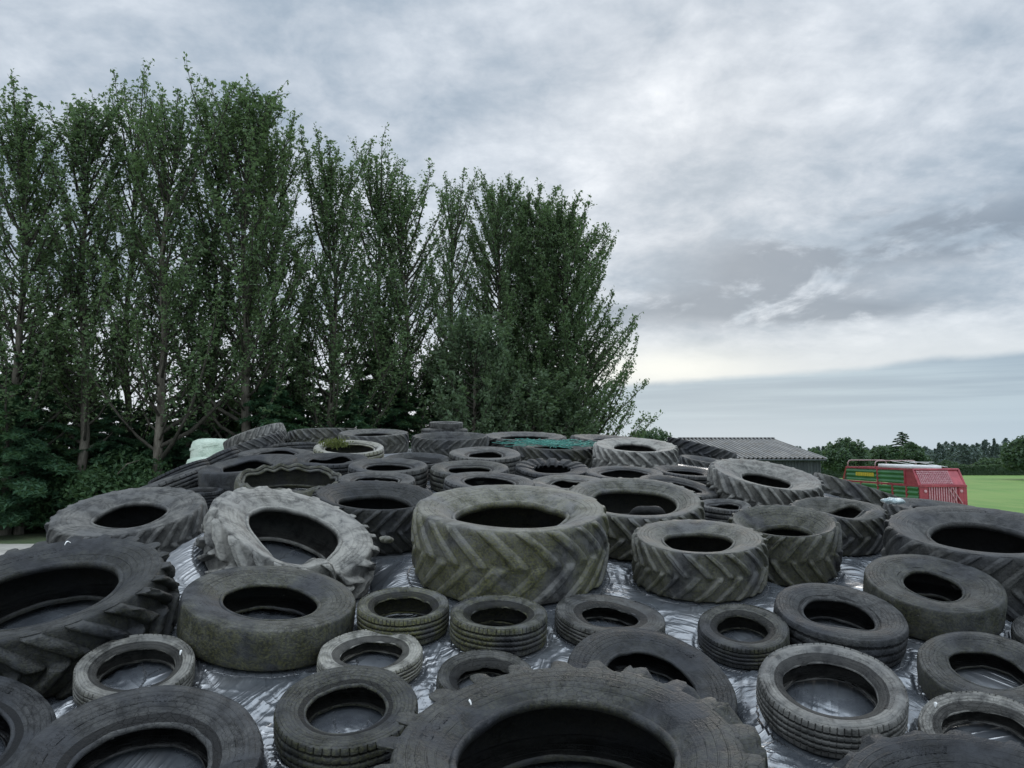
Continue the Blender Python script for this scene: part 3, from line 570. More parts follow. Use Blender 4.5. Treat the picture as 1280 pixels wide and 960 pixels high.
# ------------------------------------------------------------------ the black sheet
def build_sheet():
    ys=[-3.0]
    while ys[-1]<27.5:
        yy=ys[-1]; ys.append(yy+(.08 if yy<2.2 else max(.0095,.0026*yy) if yy<9 else .0060*yy))
    ys=np.array(ys); xs=np.r_[np.arange(-11,-4.8,.06),np.arange(-4.8,5.6,.0125),np.arange(5.6,11.5,.06)]
    X,Y=np.meshgrid(xs,ys); Z=S(X,Y)
    num=np.zeros_like(Z); den=np.zeros_like(Z); d1=np.full(Z.shape,9.); d2=np.full(Z.shape,9.); U=np.zeros_like(Z); Vv=np.zeros_like(Z); sdm=np.zeros_like(Z)
    geo=np.zeros_like(Z); cap=np.full(Z.shape,99.); inside=np.zeros(Z.shape,bool); wmx=np.zeros_like(Z); ins=np.zeros_like(Z)
    for i,row in enumerate(TYRES):
        (tid,kind,x,y,zb,nx,ny,R,W)=row[:9]
        rad=R+1.3
        j0,j1=np.searchsorted(ys,[y-rad,y+rad]); i0,i1=np.searchsorted(xs,[x-rad,x+rad]); sl=(slice(j0,j1),slice(i0,i1))
        dx=X[sl]-x; dy=Y[sl]-y; D=np.hypot(dx,dy)-R*.985; nz=math.sqrt(1-nx*nx-ny*ny)
        plane=zb-(nx*dx+ny*dy)/nz-.010
        if abs(zb-float(S(x,y)))<.12:
            w=np.exp(-np.clip(D,0,None)/.32)*(D<1.2); num[sl]+=w**4*(plane-Z[sl]); den[sl]+=w**4; wm=wmx[sl]; wm[:]=np.maximum(wm,w)
        inside[sl]|=(D<-.03); near=D<.03; cc=cap[sl]; cc[near]=np.minimum(cc[near],plane[near]+.004)
        ang=np.arctan2(dx,-dy)
        a=d1[sl]; b=d2[sl]; dd=np.abs(D)+np.where(D<0,-.0,0); new=dd<a
        b[:]=np.where(new,a,np.minimum(b,dd)); a[:]=np.where(new,dd,a)
        u=ang*R; uu=U[sl]; uu[:]=np.where(new,np.where(D<0,dx*math.cos(i)+dy*math.sin(i),u),uu)
        v_=Vv[sl]; v_[:]=np.where(new,np.where(D<0,-dx*math.sin(i)+dy*math.cos(i),D),v_); s_=sdm[sl]; s_[:]=np.where(new,i,s_)
        if y<11:
            rd=(1-np.abs(2*vn(u*9+.6*vn(D*2,u*2,i),D*1.2,i)-1))**2; rd2=(1-np.abs(2*vn(u*24,D*1.6,i+50)-1))**2.5
            ev=np.exp(-np.clip(D,0,None)/.30)*np.clip(D/.03,0,1)*(D>0)
            geo[sl]+=ev*(.015*(rd-.3)+.011*(rd2-.3))*(.35+1.3*vn(u*1.5,D*0,i+9))
            io=(D<-.02); geo[sl]+=io*.006*(1-np.abs(2*vn((dx*math.cos(i)+dy*math.sin(i))*22,(-dx*math.sin(i)+dy*math.cos(i))*2,i)-1))
    Z=Z+num/np.maximum(den,1e-6)*wmx*(den>1e-6)
    # long tension folds across the open sheet
    open_=sst(d1,.0,.25)
    def dirf(phi,sd):
        ac=-X*math.sin(phi)+Y*math.cos(phi); al=X*math.cos(phi)+Y*math.sin(phi); ac=ac+.10*(vn(al*1.2,ac*1.0,sd+7)-.5)
        f1=(1-np.abs(2*vn(ac*4.5,al*.4,sd)-1))**2; f2=(1-np.abs(2*vn(ac*13,al*.6,sd+1)-1))**3; f3=(1-np.abs(2*vn(ac*30,al*.8,sd+2)-1))**3
        return .018*(f1-.3)+.015*(f2-.3)+.0055*(f3-.3),ac,al
    wR=sst(X+.35*(fbm(X,Y,2,41)-.5)*4,-.2,.5); wF=sst(Y+2*(fbm(X*.7,Y*.7,2,43)-.5),5.6,6.4)
    fa,aca,ala=dirf(-.78,11); fb,acb,alb=dirf(1.25,15); fc,acc,alc=dirf(-.25,19)
    fold=(fa*wR+fb*(1-wR))*(1-wF)+fc*wF
    sel=np.where(wF>.5,2,np.where(wR>.5,0,1)); ACO=np.choose(sel,[aca,acb,acc]); ALO=np.choose(sel,[ala,alb,alc])
    edge=np.minimum(np.abs(wF-.5),np.where(wF>.5,1,np.abs(wR-.5)))
    amp=.06+.94*sst(fbm(X*.8,Y*.8,2,21),.36,.58)
    fold=fold*amp
    Z=Z+np.where(Y<12,(.3+.7*open_)*fold+geo,0)+.018*(fbm(X*1.1,Y*1.1,2,31)-.5)
    Z=np.minimum(Z,cap)
    Z=np.maximum(Z,-CZ+.03)
    wt=sst(d2-d1,.0,.08)*np.exp(-d1/.22); wt=np.where(inside,.5,wt); wd=np.where(inside,0,sst(edge,.02,.12)*(1-np.exp(-d1/.22))*(.15+.85*amp))
    wr=np.stack([U*20,Vv*1.0,sdm*3.7],-1).reshape(-1,3); ww=np.stack([wt,wd,wt],-1).reshape(-1,3); wo=np.stack([ACO*21,ALO*.8,sel*3.3],-1).reshape(-1,3)
    V=np.stack([X,Y,Z+CZ],-1).reshape(-1,3)
    me=mesh_np('silage_sheet',V,grid_faces(len(ys),len(xs)),M_sheet,True,{'wr':wr,'ww':ww,'wo':wo})
    o=obj('plastic_sheet',me); tag(o,'glossy black wrinkled plastic silage sheet stretched over the whole heap under the tyres','plastic sheet')
build_sheet()

# ------------------------------------------------------------------ plants
def tubes(P,rad,k=5):
    nb,ns,_=P.shape; T=np.gradient(P,axis=1); T/=np.linalg.norm(T,axis=2,keepdims=True)+1e-9
    ref=np.where(np.abs(T[...,2:3])>.8,np.array([1.,0,0]),np.array([0,0,1.]))
    u=np.cross(T,ref); u/=np.linalg.norm(u,axis=2,keepdims=True)+1e-9; w=np.cross(T,u)
    a=np.arange(k)*2*math.pi/k
    V=P[:,:,None,:]+rad[:,:,None,None]*(np.cos(a)[None,None,:,None]*u[:,:,None,:]+np.sin(a)[None,None,:,None]*w[:,:,None,:])
    f=grid_faces(ns,k,True); F=(f[None]+(np.arange(nb)*ns*k)[:,None,None]).reshape(-1,4)
    return V.reshape(-1,3),F
def leaves(P,size,r,aspect=.75,droop=0.,up=.3):
    n=len(P); nrm=r.normal(0,1,(n,3)); nrm[:,2]=np.abs(nrm[:,2])+up; nrm/=np.linalg.norm(nrm,axis=1,keepdims=True)
    u=np.cross(nrm,r.normal(0,1,(n,3))); u/=np.linalg.norm(u,axis=1,keepdims=True); u[:,2]-=droop; v=np.cross(nrm,u)
    s=(size*(.6+.8*r.random(n)))[:,None]; b=nrm*s*.18
    V=np.stack([P-u*s-b,P+v*s*aspect*.62,P+u*s-b,P-v*s*aspect*.62],1).reshape(-1,3)
    return V,(np.arange(n*4).reshape(n,4))
def cat_mesh(L):
    vs=[];fs=[];o=0
    for v,f in L: vs.append(v); fs.append(f+o); o+=len(v)
    return np.concatenate(vs),np.concatenate(fs)
def poplar_data(seed,H=24,spread=1.0,nb=95,start=.17,leaf=.108,dens=1.0,tr=.30,lean=.0,bush=0.):
    r=np.random.default_rng(seed); ns=14
    t=np.linspace(0,1,ns); wob=np.cumsum(r.normal(0,.10,(ns,2)),0)*H/24
    tr=tr*.82; trunk=np.stack([wob[:,0]+lean*t*t*H*.1,wob[:,1],t*H*.94],-1)[None]
    rad=(tr*(1-t)**.85+.025)[None]; rad[:,0]*=1.35
    bp=[];br=[];tips=[];tw=[]
    def at(h):
        f=h/(H*.94)*(ns-1); i=int(min(f,ns-2)); return trunk[0,i]+(trunk[0,i+1]-trunk[0,i])*(f-i)
    nleader=r.integers(2,4)
    for b in range(nb):
        q=start+(1-start)*((b+r.random())/nb)**.9
        h=H*q*.92; az=b*2.4+r.normal(0,.4)
        L=spread*H*(.235*(1-q)**.45+.055)*(.65+.6*r.random())
        if b<nleader*3 and b%3==0 and bush<1: L=spread*H*.45*(.8+.3*r.random())
        if q>.72 and bush<.3: L*=1+.75*r.random()**2
        a0=R_(58+bush*12-18*q-(14 if q>.72 and bush<.3 else 0)+r.normal(0,6)); a1=R_(17+bush*14+r.normal(0,9)); m=7; p=at(h).copy(); pts=[p.copy()]
        for s in range(m-1):
            a=a0+(a1-a0)*(s/(m-2))**.55; az+=r.normal(0,.10)
            p=p+np.array([math.cos(az)*math.sin(a),math.sin(az)*math.sin(a),math.cos(a)])*L/(m-1); pts.append(p.copy())
        pts=np.array(pts); bp.append(pts); r0=.018+.010*L; br.append(np.linspace(r0,.010,m))
        ntw=int((6+L*3.4)*dens)
        for k in range(ntw):
            u=.22+.78*((k+r.random())/ntw); f=u*(m-1); i=int(min(f,m-2)); q0=pts[i]+(pts[i+1]-pts[i])*(f-i)
            d=(pts[i+1]-pts[i]); d/=np.linalg.norm(d); d=d+r.normal(0,.48,3); d[2]+=.35; d/=np.linalg.norm(d)
            l=(.45+.9*r.random())*(1.25-.5*u)*(H/24)**.5
            tw.append(np.stack([q0,q0+d*l*.5+r.normal(0,.03,3),q0+d*l]))
    bp=np.array(bp);br=np.array(br);tw=np.array(tw)
    V1=cat_mesh([tubes(trunk,rad,9)]); V2=cat_mesh([tubes(bp,br,5),tubes(tw,np.tile([.014,.010,.006],(len(tw),1)),3)])
    nl=9; u=r.random((len(tw),nl))**.8
    P=np.where(u[...,None]<.5,tw[:,None,0]+(tw[:,None,1]-tw[:,None,0])*u[...,None]*2,tw[:,None,1]+(tw[:,None,2]-tw[:,None,1])*(u[...,None]*2-1))
    P=P+r.normal(0,.095,P.shape)
    V3=leaves(P.reshape(-1,3),np.full(P.shape[0]*nl,leaf),r,.85)
    return V1,V2,V3
def poplar_meshes(seed,mat,**k):
    a,b,c=poplar_data(seed,**k)
    return mesh_np('trunk',*a,M_bark),mesh_np('branches',*b,M_twig),mesh_np('crown',*c,mat,False)
def put_tree(name,ms,label,cat,loc,rz,sc,group,names=('trunk','branches','crown')):
    o=thing(name,label,cat,loc,(0,0,rz),group); o.scale=sc
    for n_,m_ in zip(names,ms): obj(n_,m_,o)
    return o
def px(u,y): return (u-640)/950.*y
def top_z(v,d): return CZ+d*math.tan(R_(5.11)+math.atan((480-v)/950.))
def mesh_top(ms): return max(v.co.z for v in ms[2].vertices)
PV=[poplar_meshes(11,M_poplar),poplar_meshes(12,M_poplar,spread=.92,nb=88),poplar_meshes(13,M_poplar,spread=1.05,nb=90,dens=.85),poplar_meshes(14,M_poplar,spread=.95,nb=80,dens=.75)]
# trunk px at this depth, height m, variant, width scale
POP=[(10,40,104,0,1.0,'poplar at the far left edge of the frame with its bare trunk side on'),
(104,41,102,1,1.0,'poplar with a thick leaning brown trunk, second from the left'),
(158,43,88,3,.85,'poplar with its narrow crown directly right of the thick leaning trunk'),
(207,41,102,2,1.0,'poplar with the pale straight trunk in the brightest gap of the row'),
(258,43,92,3,1.0,'poplar rising just behind the pale green bales'),
(308,42,86,1,1.12,'poplar with the tallest dense crown, fanning out right above the tilted tyre'),
(352,46,128,2,.85,'slimmer poplar between the tallest dense one and the gap with bright sky'),
(412,45,164,0,.92,'poplar with an upright crown in the middle of the row above the olive tyre'),
(468,48,168,3,.9,'poplar with a thin see through crown right of the middle of the row'),
(514,48,190,2,1.0,'poplar with forked limbs showing just left of the dense right hand group'),
(566,51,208,3,.8,'slim poplar behind the left side of the rounded willow')]
PT=[mesh_top(m_) for m_ in PV]
for i,(u,d,H,v,ws,lb) in enumerate(POP):
    sc=top_z(H,d)/PT[v]; put_tree('poplar_tree',PV[v],lb,'tree',(px(u,d),d,0),i*1.7,(ws*1.06,ws*1.06,sc),'row of poplars behind the heap')
PB=[poplar_meshes(21,M_poplar,H=22,spread=1.15,nb=130,start=.05,dens=1.3,bush=.5),poplar_meshes(22,M_poplar,H=20,spread=1.25,nb=190,start=.06,dens=1.15,bush=1.5)]
for i,(u,d,H,v,ws,lb) in enumerate([(628,52,214,0,.85,'dense poplar directly behind the rounded willow, left of the right hand group'),
 (676,54,234,0,.95,'broad dense poplar in the middle of the right hand group'),
 (712,53,246,1,.92,'spreading poplar that ends the row, its leafy branches reaching right over open sky')]):
    put_tree('poplar_tree',PB[v],lb,'tree',(px(u,d),d,0),i*2.1+.5,(ws,ws,top_z(H,d)/mesh_top(PB[v])),'row of poplars behind the heap')
WM=poplar_meshes(31,M_poplar2,H=11,spread=1.55,nb=95,start=.08,leaf=.12,dens=1.0,tr=.2,bush=1.2)
put_tree('willow_tree',WM,'low rounded lighter green willow standing in front of the right hand poplars','tree',(px(588,46),46,0),.4,(1.08,1.08,1.12),None)
put_tree('willow_tree',WM,'low bushy tree between the rounded willow and the netted tyre','tree',(px(668,47),47,0),2.4,(1.1,1.1,.82),None)

put_tree('willow_tree',WM,'low bushy tree at the right end of the row under the spreading poplar','tree',(px(704,51),51,0),4.1,(.85,.85,.74),None)

def spruce_meshes(seed,H=12,Rb=3.3,n=70):
    r=np.random.default_rng(seed); t=np.linspace(0,1,6); tr=np.stack([0*t,0*t,t*H],-1)[None]
    bp=[];P=[]
    for b in range(n):
        q=.05+.93*(b+r.random())/n; az=b*2.4+r.normal(0,.3); L=Rb*(1-q)**.7*(.75+.4*r.random())+.25; h=q*H
        pts=np.array([[math.cos(az)*L*s,math.sin(az)*L*s,h+L*(.18*s-.42*s*s)] for s in np.linspace(0,1,5)]); bp.append(pts)
        m=int(50+L*120); s=r.random(m)**.7; w=L*.30*(1-s*.6); side=r.uniform(-1,1,m)*w
        pp=np.stack([np.cos(az)*L*s-np.sin(az)*side,np.sin(az)*L*s+np.cos(az)*side,h+L*(.18*s-.42*s*s)-np.abs(side)*.35+r.normal(0,.06,m)],-1); P.append(pp)
    P=np.concatenate(P); V=leaves(P,np.full(len(P),.17),r,.5,.35,1.2)
    return mesh_np('trunk',*tubes(tr,(.20*(1-t)+.02)[None],7),M_bark),mesh_np('branches',*tubes(np.array(bp),np.tile(np.linspace(.035,.01,5),(n,1)),4),M_twig),mesh_np('crown',*V,M_spruce,False)
SV=[spruce_meshes(41),spruce_meshes(42,Rb=3.8,n=78),spruce_meshes(43,H=12,Rb=2.9,n=60)]
SPR=[(-42,44,11.5,'cut by the left edge'),(32,43,11.8,'left of the thick leaning trunk'),(72,45,12.8,'tall one close left of the thick leaning trunk'),(140,45,8.6,'low one right of the thick leaning trunk'),
(186,44,7.0,'low one at the foot of the pale straight trunk, left side'),(236,45,9.5,'right of the pale straight trunk'),(283,46,8.8,'between the two trunks above the tilted tyre'),(338,45,9.8,'right of the tallest dense poplar'),
(376,46,11.2,'dark column left of the middle poplar'),(440,47,9.5,'right of the middle poplar'),(474,49,12.4,'tall dark one above the far crumbled tyre'),(500,50,11.0,'beside the forked poplar'),(545,50,10.4,'left of the rounded willow'),(620,53,10.5,'behind the rounded willow'),(690,55,9.,'at the foot of the right hand group'),
(8,48,9.6,'farther one at the far left behind the first poplar'),(104,48,9.2,'farther one seen through the second poplar'),(165,48,6.6,'short farther one in the bright gap'),(212,49,6.4,'short farther one behind the pale straight trunk'),(262,48,7.6,'farther one above the pale green bales'),(312,49,8.6,'farther one behind the tallest dense poplar'),(356,49,8.8,'farther one behind the slimmer poplar'),(408,50,8.,'farther one behind the middle poplar'),(585,54,9.,'farther one left behind the rounded willow')]
for i,(u,d,H,w) in enumerate(SPR):
    put_tree('spruce_tree',SV[i%3],'dark spruce, '+w,'tree',(px(u,d-(2.6 if i%2 and i<15 else 0)),d-(2.6 if i%2 and i<15 else 0),0),i*1.3,(1.05+.1*(i%3),1.05+.1*(i%3),H/12.*(.86 if i%2 and i<15 else 1)),'dark spruces between the poplars')
def bush_meshes(seed,mat,n=5200,leaf=.095,H=3.2,Rb=2.0):
    r=np.random.default_rng(seed); C=r.normal(0,1,(26,3)); C/=np.linalg.norm(C,axis=1,keepdims=True); C=C*np.array([Rb*.72,Rb*.72,H*.34])*(.4+.6*r.random((26,1))); C[:,2]+=H*.45
    k=r.integers(0,26,n); d=r.normal(0,1,(n,3)); d/=np.linalg.norm(d,axis=1,keepdims=True); rad=.36*Rb*(.55+.5*r.random(n))[:,None]
    P=C[k]+d*rad; P[:,2]=np.maximum(P[:,2],.05)
    st=np.array([[[0,0,0],C[j]*[.4,.4,.5],C[j]] for j in range(14)],float)
    return mesh_np('stems',*tubes(st,np.tile([.05,.03,.012],(14,1)),4),M_bark),mesh_np('foliage',*leaves(P,np.full(n,leaf),r,.8,0,.6),mat,False)
BV=[bush_meshes(51,M_shrub),bush_meshes(52,M_shrub,H=2.6,Rb=2.3)]
BUS=[(-30,41.8,1.3,'cut by the left edge'),(48,41.6,1.1,'beside the yard left of the thick leaning trunk'),(95,41.4,.9,'lowest one in front of the thick leaning trunk'),(150,40.6,1.15,'right of the thick leaning trunk'),(205,40.5,1.0,'hiding the foot of the pale straight trunk'),(250,40,.9,'behind the pale green bales'),(300,41,1.1,'behind the tilted tyre on the left shoulder'),(350,42,1.0,'above the far ribbed tractor tyre'),(420,43,1.1,'above the pale olive tyre'),(480,44,1.1,'above the far crumbled tyre'),(540,45,1.0,'above the two tyre stack'),(615,45,1.2,'above the netted tyre'),(668,46,1.2,'right of the netted tyre'),(735,49,1.3,'at the right end of the tree row')]
for i,(u,d,s,w) in enumerate(BUS):
    put_tree('shrub',BV[i%2],'leafy shrub below the poplars, '+w,'shrub',(px(u,d),d,0),i*2.2,(s*1.35,s*1.2,s*1.45),'shrubs along the foot of the trees',('stems','foliage'))
# dead pale branch hanging in the undergrowth is part of no tree: a thing of its own
mb=MB(); mb.tube([(px(150,38),38,3.2),(px(160,38),38.1,3.7),(px(176,38),38.1,3.9)],[.03,.025,.01],5)
tag(mb.build('dead_branch',M_bark,None,True),'pale dead branch caught in the undergrowth left of the straight trunk','branch')

def round_tree(name,label,u,d,w,H,seed,zc=.58,mat=None,n=5200,leaf=.34,group=None,cone=0):
    r=np.random.default_rng(seed); K=34; C=r.normal(0,1,(K,3)); C/=np.linalg.norm(C,axis=1,keepdims=True); C*=(.35+.62*r.random((K,1)))
    C=C*np.array([w*.40,w*.40,H*.36]); C[:,2]+=H*zc
    k=r.integers(0,K,n); dd=r.normal(0,1,(n,3)); dd/=np.linalg.norm(dd,axis=1,keepdims=True); rad=w*.155*(.55+.5*r.random(n))[:,None]
    P=C[k]+dd*rad; o=thing(name,label,'tree',(px(u,d),d,0),None,group)
    tr=np.array([[[0,0,0],[.1,0,H*.3],[0,.1,H*.6]]]); lm=np.array([[[.05,0,H*.25],C[j]*[.5,.5,.85],C[j]] for j in range(12)])
    obj('trunk',mesh_np('trunk',*tubes(tr,np.array([[w*.05,w*.04,w*.015]]),8),M_bark),o); obj('branches',mesh_np('branches',*tubes(lm,np.tile([w*.018,w*.012,w*.004],(12,1)),5),M_bark),o)
    obj('crown',mesh_np('crown',*leaves(P,np.full(n,leaf),r,.8,0,.5),mat or M_oak,False),o); return o
round_tree('oak_tree','lone small round tree just above the crest, left of the shed roof',809,92,6.2,7.2,61,.66,n=6500,leaf=.20)
round_tree('oak_tree','large rounded dark green tree right behind the shed corner',1054,112,7.6,5.9,62,n=6500,leaf=.30)
round_tree('oak_tree','lower tree left of the large rounded one, just right of the shed roof edge',1015,130,6,4.5,63)
round_tree('oak_tree','loose crowned tree between the large rounded one and the one above the trailer hoops',1100,135,8,4.9,64)
round_tree('oak_tree','rounded tree with a spiky top above the middle of the trailer',1141,115,5.2,5.6,65)
round_tree('oak_tree','big dark oak cut off by the right edge of the frame',1288,118,9.0,7.0,66,n=7000)
round_tree('hawthorn_tree','small bushy tree at the far side of the field right of the trailer',1185,150,5.0,2.6,67,.5)
round_tree('hawthorn_tree','small bushy tree close left of the big dark oak',1232,150,6,3.0,68,.5)
# spire that tops the rounded tree is a narrow conifer behind it
def far_conifer(u,d,H,lb):
    o=thing('conifer_tree',lb,'tree',(px(u,d),d,0)); o.scale=(1.2,1.2,H/12.)
    for n_,m_ in zip(('trunk','branches','crown'),SV[2]): obj(n_,m_,o)
far_conifer(1127,122,7.6,'narrow conifer whose tip rises over the spiky rounded tree')

# far-off wood: one mass
r=np.random.default_rng(71); Ls=[]
for k in range(150):
    u=980+k*2.6+r.normal(0,2); d=250+r.random()*60; H=(4.9+1.5*r.random())+(2.8*r.random() if 1170<u<1262 else 0); x=px(u,d); con=r.random()<.5
    n=420; q=r.random(n)**.75
    if con: rad=(1-q)*2.3*r.random(n)**.5
    else: rad=np.sin(np.clip(q,0,1)*2.6+.5)*3.6*r.random(n)**.5
    a=r.random(n)*6.283; P=np.stack([x+rad*np.cos(a),d+rad*np.sin(a),q*H],-1); Ls.append(leaves(P,np.full(n,.5),r,.7,0,.5))
o=obj('woodland',mesh_np('woodland',*cat_mesh(Ls),M_farwood,False)); tag(o,'distant hazy wood of mixed conifers and broadleaf trees along the horizon at right','woodland',kind='stuff')

# hedges
def hedge(x0,x1,y,h,w,lb,seed,leaf=.17,per=620):
    r=np.random.default_rng(seed); L=x1-x0; n=int(L*per/3)
    P=np.stack([x0+L*r.random(n),y+w*(r.random(n)-.5),np.zeros(n)],-1); top=h*(1+.16*(fbm(P[:,0]*.35,P[:,1]*0,3,seed)-.5))
    f=r.random(n); face=r.random(n)<.5; P[:,2]=np.where(face,f*top,top*(.93+.09*r.random(n))); P[:,1]=np.where(face,y-w/2+.12*r.random(n),P[:,1])
    t=thing('hedge',lb,'hedge'); obj('foliage',mesh_np('foliage',*leaves(P,np.full(n,leaf),r,.8,0,.3),M_oak,False),t)
    st=np.array([[[xx,y,0],[xx+.1,y,h*.5],[xx,y+.1,h*.85]] for xx in np.arange(x0,x1,1.2)]); obj('stems',mesh_np('stems',*tubes(st,np.tile([.06,.04,.02],(len(st),1)),4),M_bark),t)
    mb=MB(); nx_=int(L/2); 
    for k in range(nx_):
        a=x0+L*k/nx_; b=x0+L*(k+1)/nx_; mb.box(a,b-.003,y-w*.36,y+w*.36,.0,h*(.80+.06*math.sin(k*1.7)))
    mb.build('inner_growth',M_oak,t)
hedge(px(1020,128),px(1130,128),128,1.7,1.4,'clipped hedge behind the front of the trailer, at the near end of the field',81,.15,700)
hedge(px(1150,142),px(1345,142),142,1.85,1.6,'long clipped hedge bounding the bright green field at right',82,.16,700)

# ------------------------------------------------------------------ ground
def ground_mat():
    m,t,bs=new_mat('rough_ground'); tc=t.node('ShaderNodeTexCoord'); P=tc.outputs['Object']
    n1=t.noise(P,.08,5,.6); n2=t.noise(P,1.5,6,.6); n3=t.noise(P,14,4,.6)
    c=t.mix(t.rng(n1,.4,.62),(.055,.095,.035),(.075,.095,.045)); c=t.mix(t.m('MULTIPLY',n3,.6),c,(.035,.045,.018)); c=t.mix(t.m('MULTIPLY',t.rng(n2,.45,.7),.4),c,(.10,.12,.04))
    t.put(bs.inputs['Base Color'],c); bs.inputs['Roughness'].default_value=.95; t.put(bs.inputs['Normal'],t.bump(t.m('ADD',n2,n3),.6,.05)); return m
def field_mat():
    m,t,bs=new_mat('mown_grass'); tc=t.node('ShaderNodeTexCoord'); P=tc.outputs['Object']
    n1=t.noise(P,.06,4,.5); n2=t.noise(t.vm('MULTIPLY',P,(1,.22,1)),.5,6,.65); n3=t.noise(P,9,4,.7)
    c=t.mix(t.rng(n1,.35,.65),(.09,.195,.028),(.12,.235,.038)); c=t.mix(t.m('MULTIPLY',t.rng(n2,.4,.62),.75),c,(.17,.245,.055)); c=t.mix(t.m('MULTIPLY',t.rng(n3,.42,.7),.6),c,(.055,.12,.02))
    t.put(bs.inputs['Base Color'],c); bs.inputs['Roughness'].default_value=.9; t.put(bs.inputs['Normal'],t.bump(n3,.5,.03)); return m
def flat(name,x0,x1,y0,y1,z,mat,nx=2,ny=2):
    X,Y=np.meshgrid(np.linspace(x0,x1,nx),np.linspace(y0,y1,ny)); V=np.stack([X,Y,0*X+z],-1).reshape(-1,3)
    o=obj(name,mesh_np(name,V,grid_faces(ny,nx),mat,False)); o['kind']='structure'; return o
flat('ground',-2500,2500,-600,4200,0,ground_mat())
flat('grass_field',9.5,420,14,141,.004,field_mat())
M_conc=basic('worn_concrete',(.30,.285,.25),(.44,.42,.38),.6,.9,.3,.4,.01)
flat('concrete_yard',-70,9.0,-40,36.2,.004,M_conc)
# ------------------------------------------------------------------ shed
M_roof,_t,_b=new_mat('corrugated_sheet_roof'); _tc=_t.node('ShaderNodeTexCoord'); _sx=_t.node('ShaderNodeSeparateXYZ'); _t.put(_sx.inputs[0],_tc.outputs['Object'])
_w=_t.rng(_t.m('SINE',_t.m('MULTIPLY',_sx.outputs[0],2*math.pi/.30)),-.5,.9); _n=_t.noise(_t.vm('MULTIPLY',_tc.outputs['Object'],(2.5,.3,1)),1,6,.6)  # stripes along the corrugations: shade of the valleys painted into the colour
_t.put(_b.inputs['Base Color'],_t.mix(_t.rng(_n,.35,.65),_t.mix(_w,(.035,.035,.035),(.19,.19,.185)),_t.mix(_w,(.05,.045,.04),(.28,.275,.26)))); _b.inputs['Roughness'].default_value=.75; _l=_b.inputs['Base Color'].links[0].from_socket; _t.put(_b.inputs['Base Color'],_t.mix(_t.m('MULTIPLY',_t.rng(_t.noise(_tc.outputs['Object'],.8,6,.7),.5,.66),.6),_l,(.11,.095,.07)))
M_clad=basic('dark_cladding',(.045,.052,.055),(.075,.083,.085),1.2,.7,.3,.2,.01,stretch=(3,1,.4))
M_trim=basic('pale_trim',(.30,.31,.31),(.42,.42,.41),2,.6,.4,.1)
def shed():
    x0,x1,ye,yr,yb,ze,zr=13.2,20.2,50.,59.5,69.,3.88,5.28
    t=thing('shed','low farm shed with grey corrugated roof and dark walls right of the crest','shed',(0,0,0))
    def slope(ya,yb_,za,zb_):
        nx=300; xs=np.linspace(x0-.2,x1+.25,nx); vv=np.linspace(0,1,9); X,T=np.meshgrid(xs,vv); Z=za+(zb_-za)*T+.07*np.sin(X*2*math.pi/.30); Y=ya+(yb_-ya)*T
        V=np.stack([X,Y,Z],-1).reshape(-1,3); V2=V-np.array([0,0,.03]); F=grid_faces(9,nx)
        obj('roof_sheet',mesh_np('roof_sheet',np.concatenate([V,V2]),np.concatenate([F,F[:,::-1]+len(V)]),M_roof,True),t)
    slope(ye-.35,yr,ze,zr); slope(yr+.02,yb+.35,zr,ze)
    mb=MB(); mb.tube([(x0-.25,yr,zr+.05),(x1+.3,yr,zr+.05)],.11,8); mb.build('ridge_cap',M_roof,t,True)
    mb=MB()
    n=70
    for k in range(n):
        a=x0+(x1-x0)*k/n; b=x0+(x1-x0)*(k+1)/n; mb.box(a,b-.012,ye-.02-(.025 if k%2 else 0),ye+.1,0,ze-.08)
    mb.build('front_wall',M_clad,t)
    for nm,xx in (('gable_wall',x0),('gable_wall',x1-.1)):
        mb=MB(); v=[(xx,ye+.105,0),(xx,yb-.1,0),(xx,yb-.1,ze-.1),(xx,yr,zr-.12),(xx,ye+.105,ze-.1)]; v2=[(p[0]+.095,p[1],p[2]) for p in v]
        mb.add(v+v2,[(0,1,2,3,4),(9,8,7,6,5)]+[(i,5+i,5+(i+1)%5,(i+1)%5) for i in range(5)]); mb.build(nm,M_clad,t)
    mb=MB(); mb.box(x0+.1,x1-.1,yb-.09,yb,0,ze-.12); mb.build('rear_wall',M_clad,t)
    mb=MB()
    for a,b in (((x1+.27,ye-.36,ze+.0),(x1+.27,yr,zr)),((x1+.27,yr,zr),(x1+.27,yb+.36,ze))): mb.tube([a,b],.06,4)
    mb.build('barge_board',M_trim,t)
    mb=MB(); mb.tube([(x0-.2,ye-.42,ze-.10),(x1+.2,ye-.42,ze-.10)],.06,6); mb.build('gutter',M_clad,t,True)
shed()

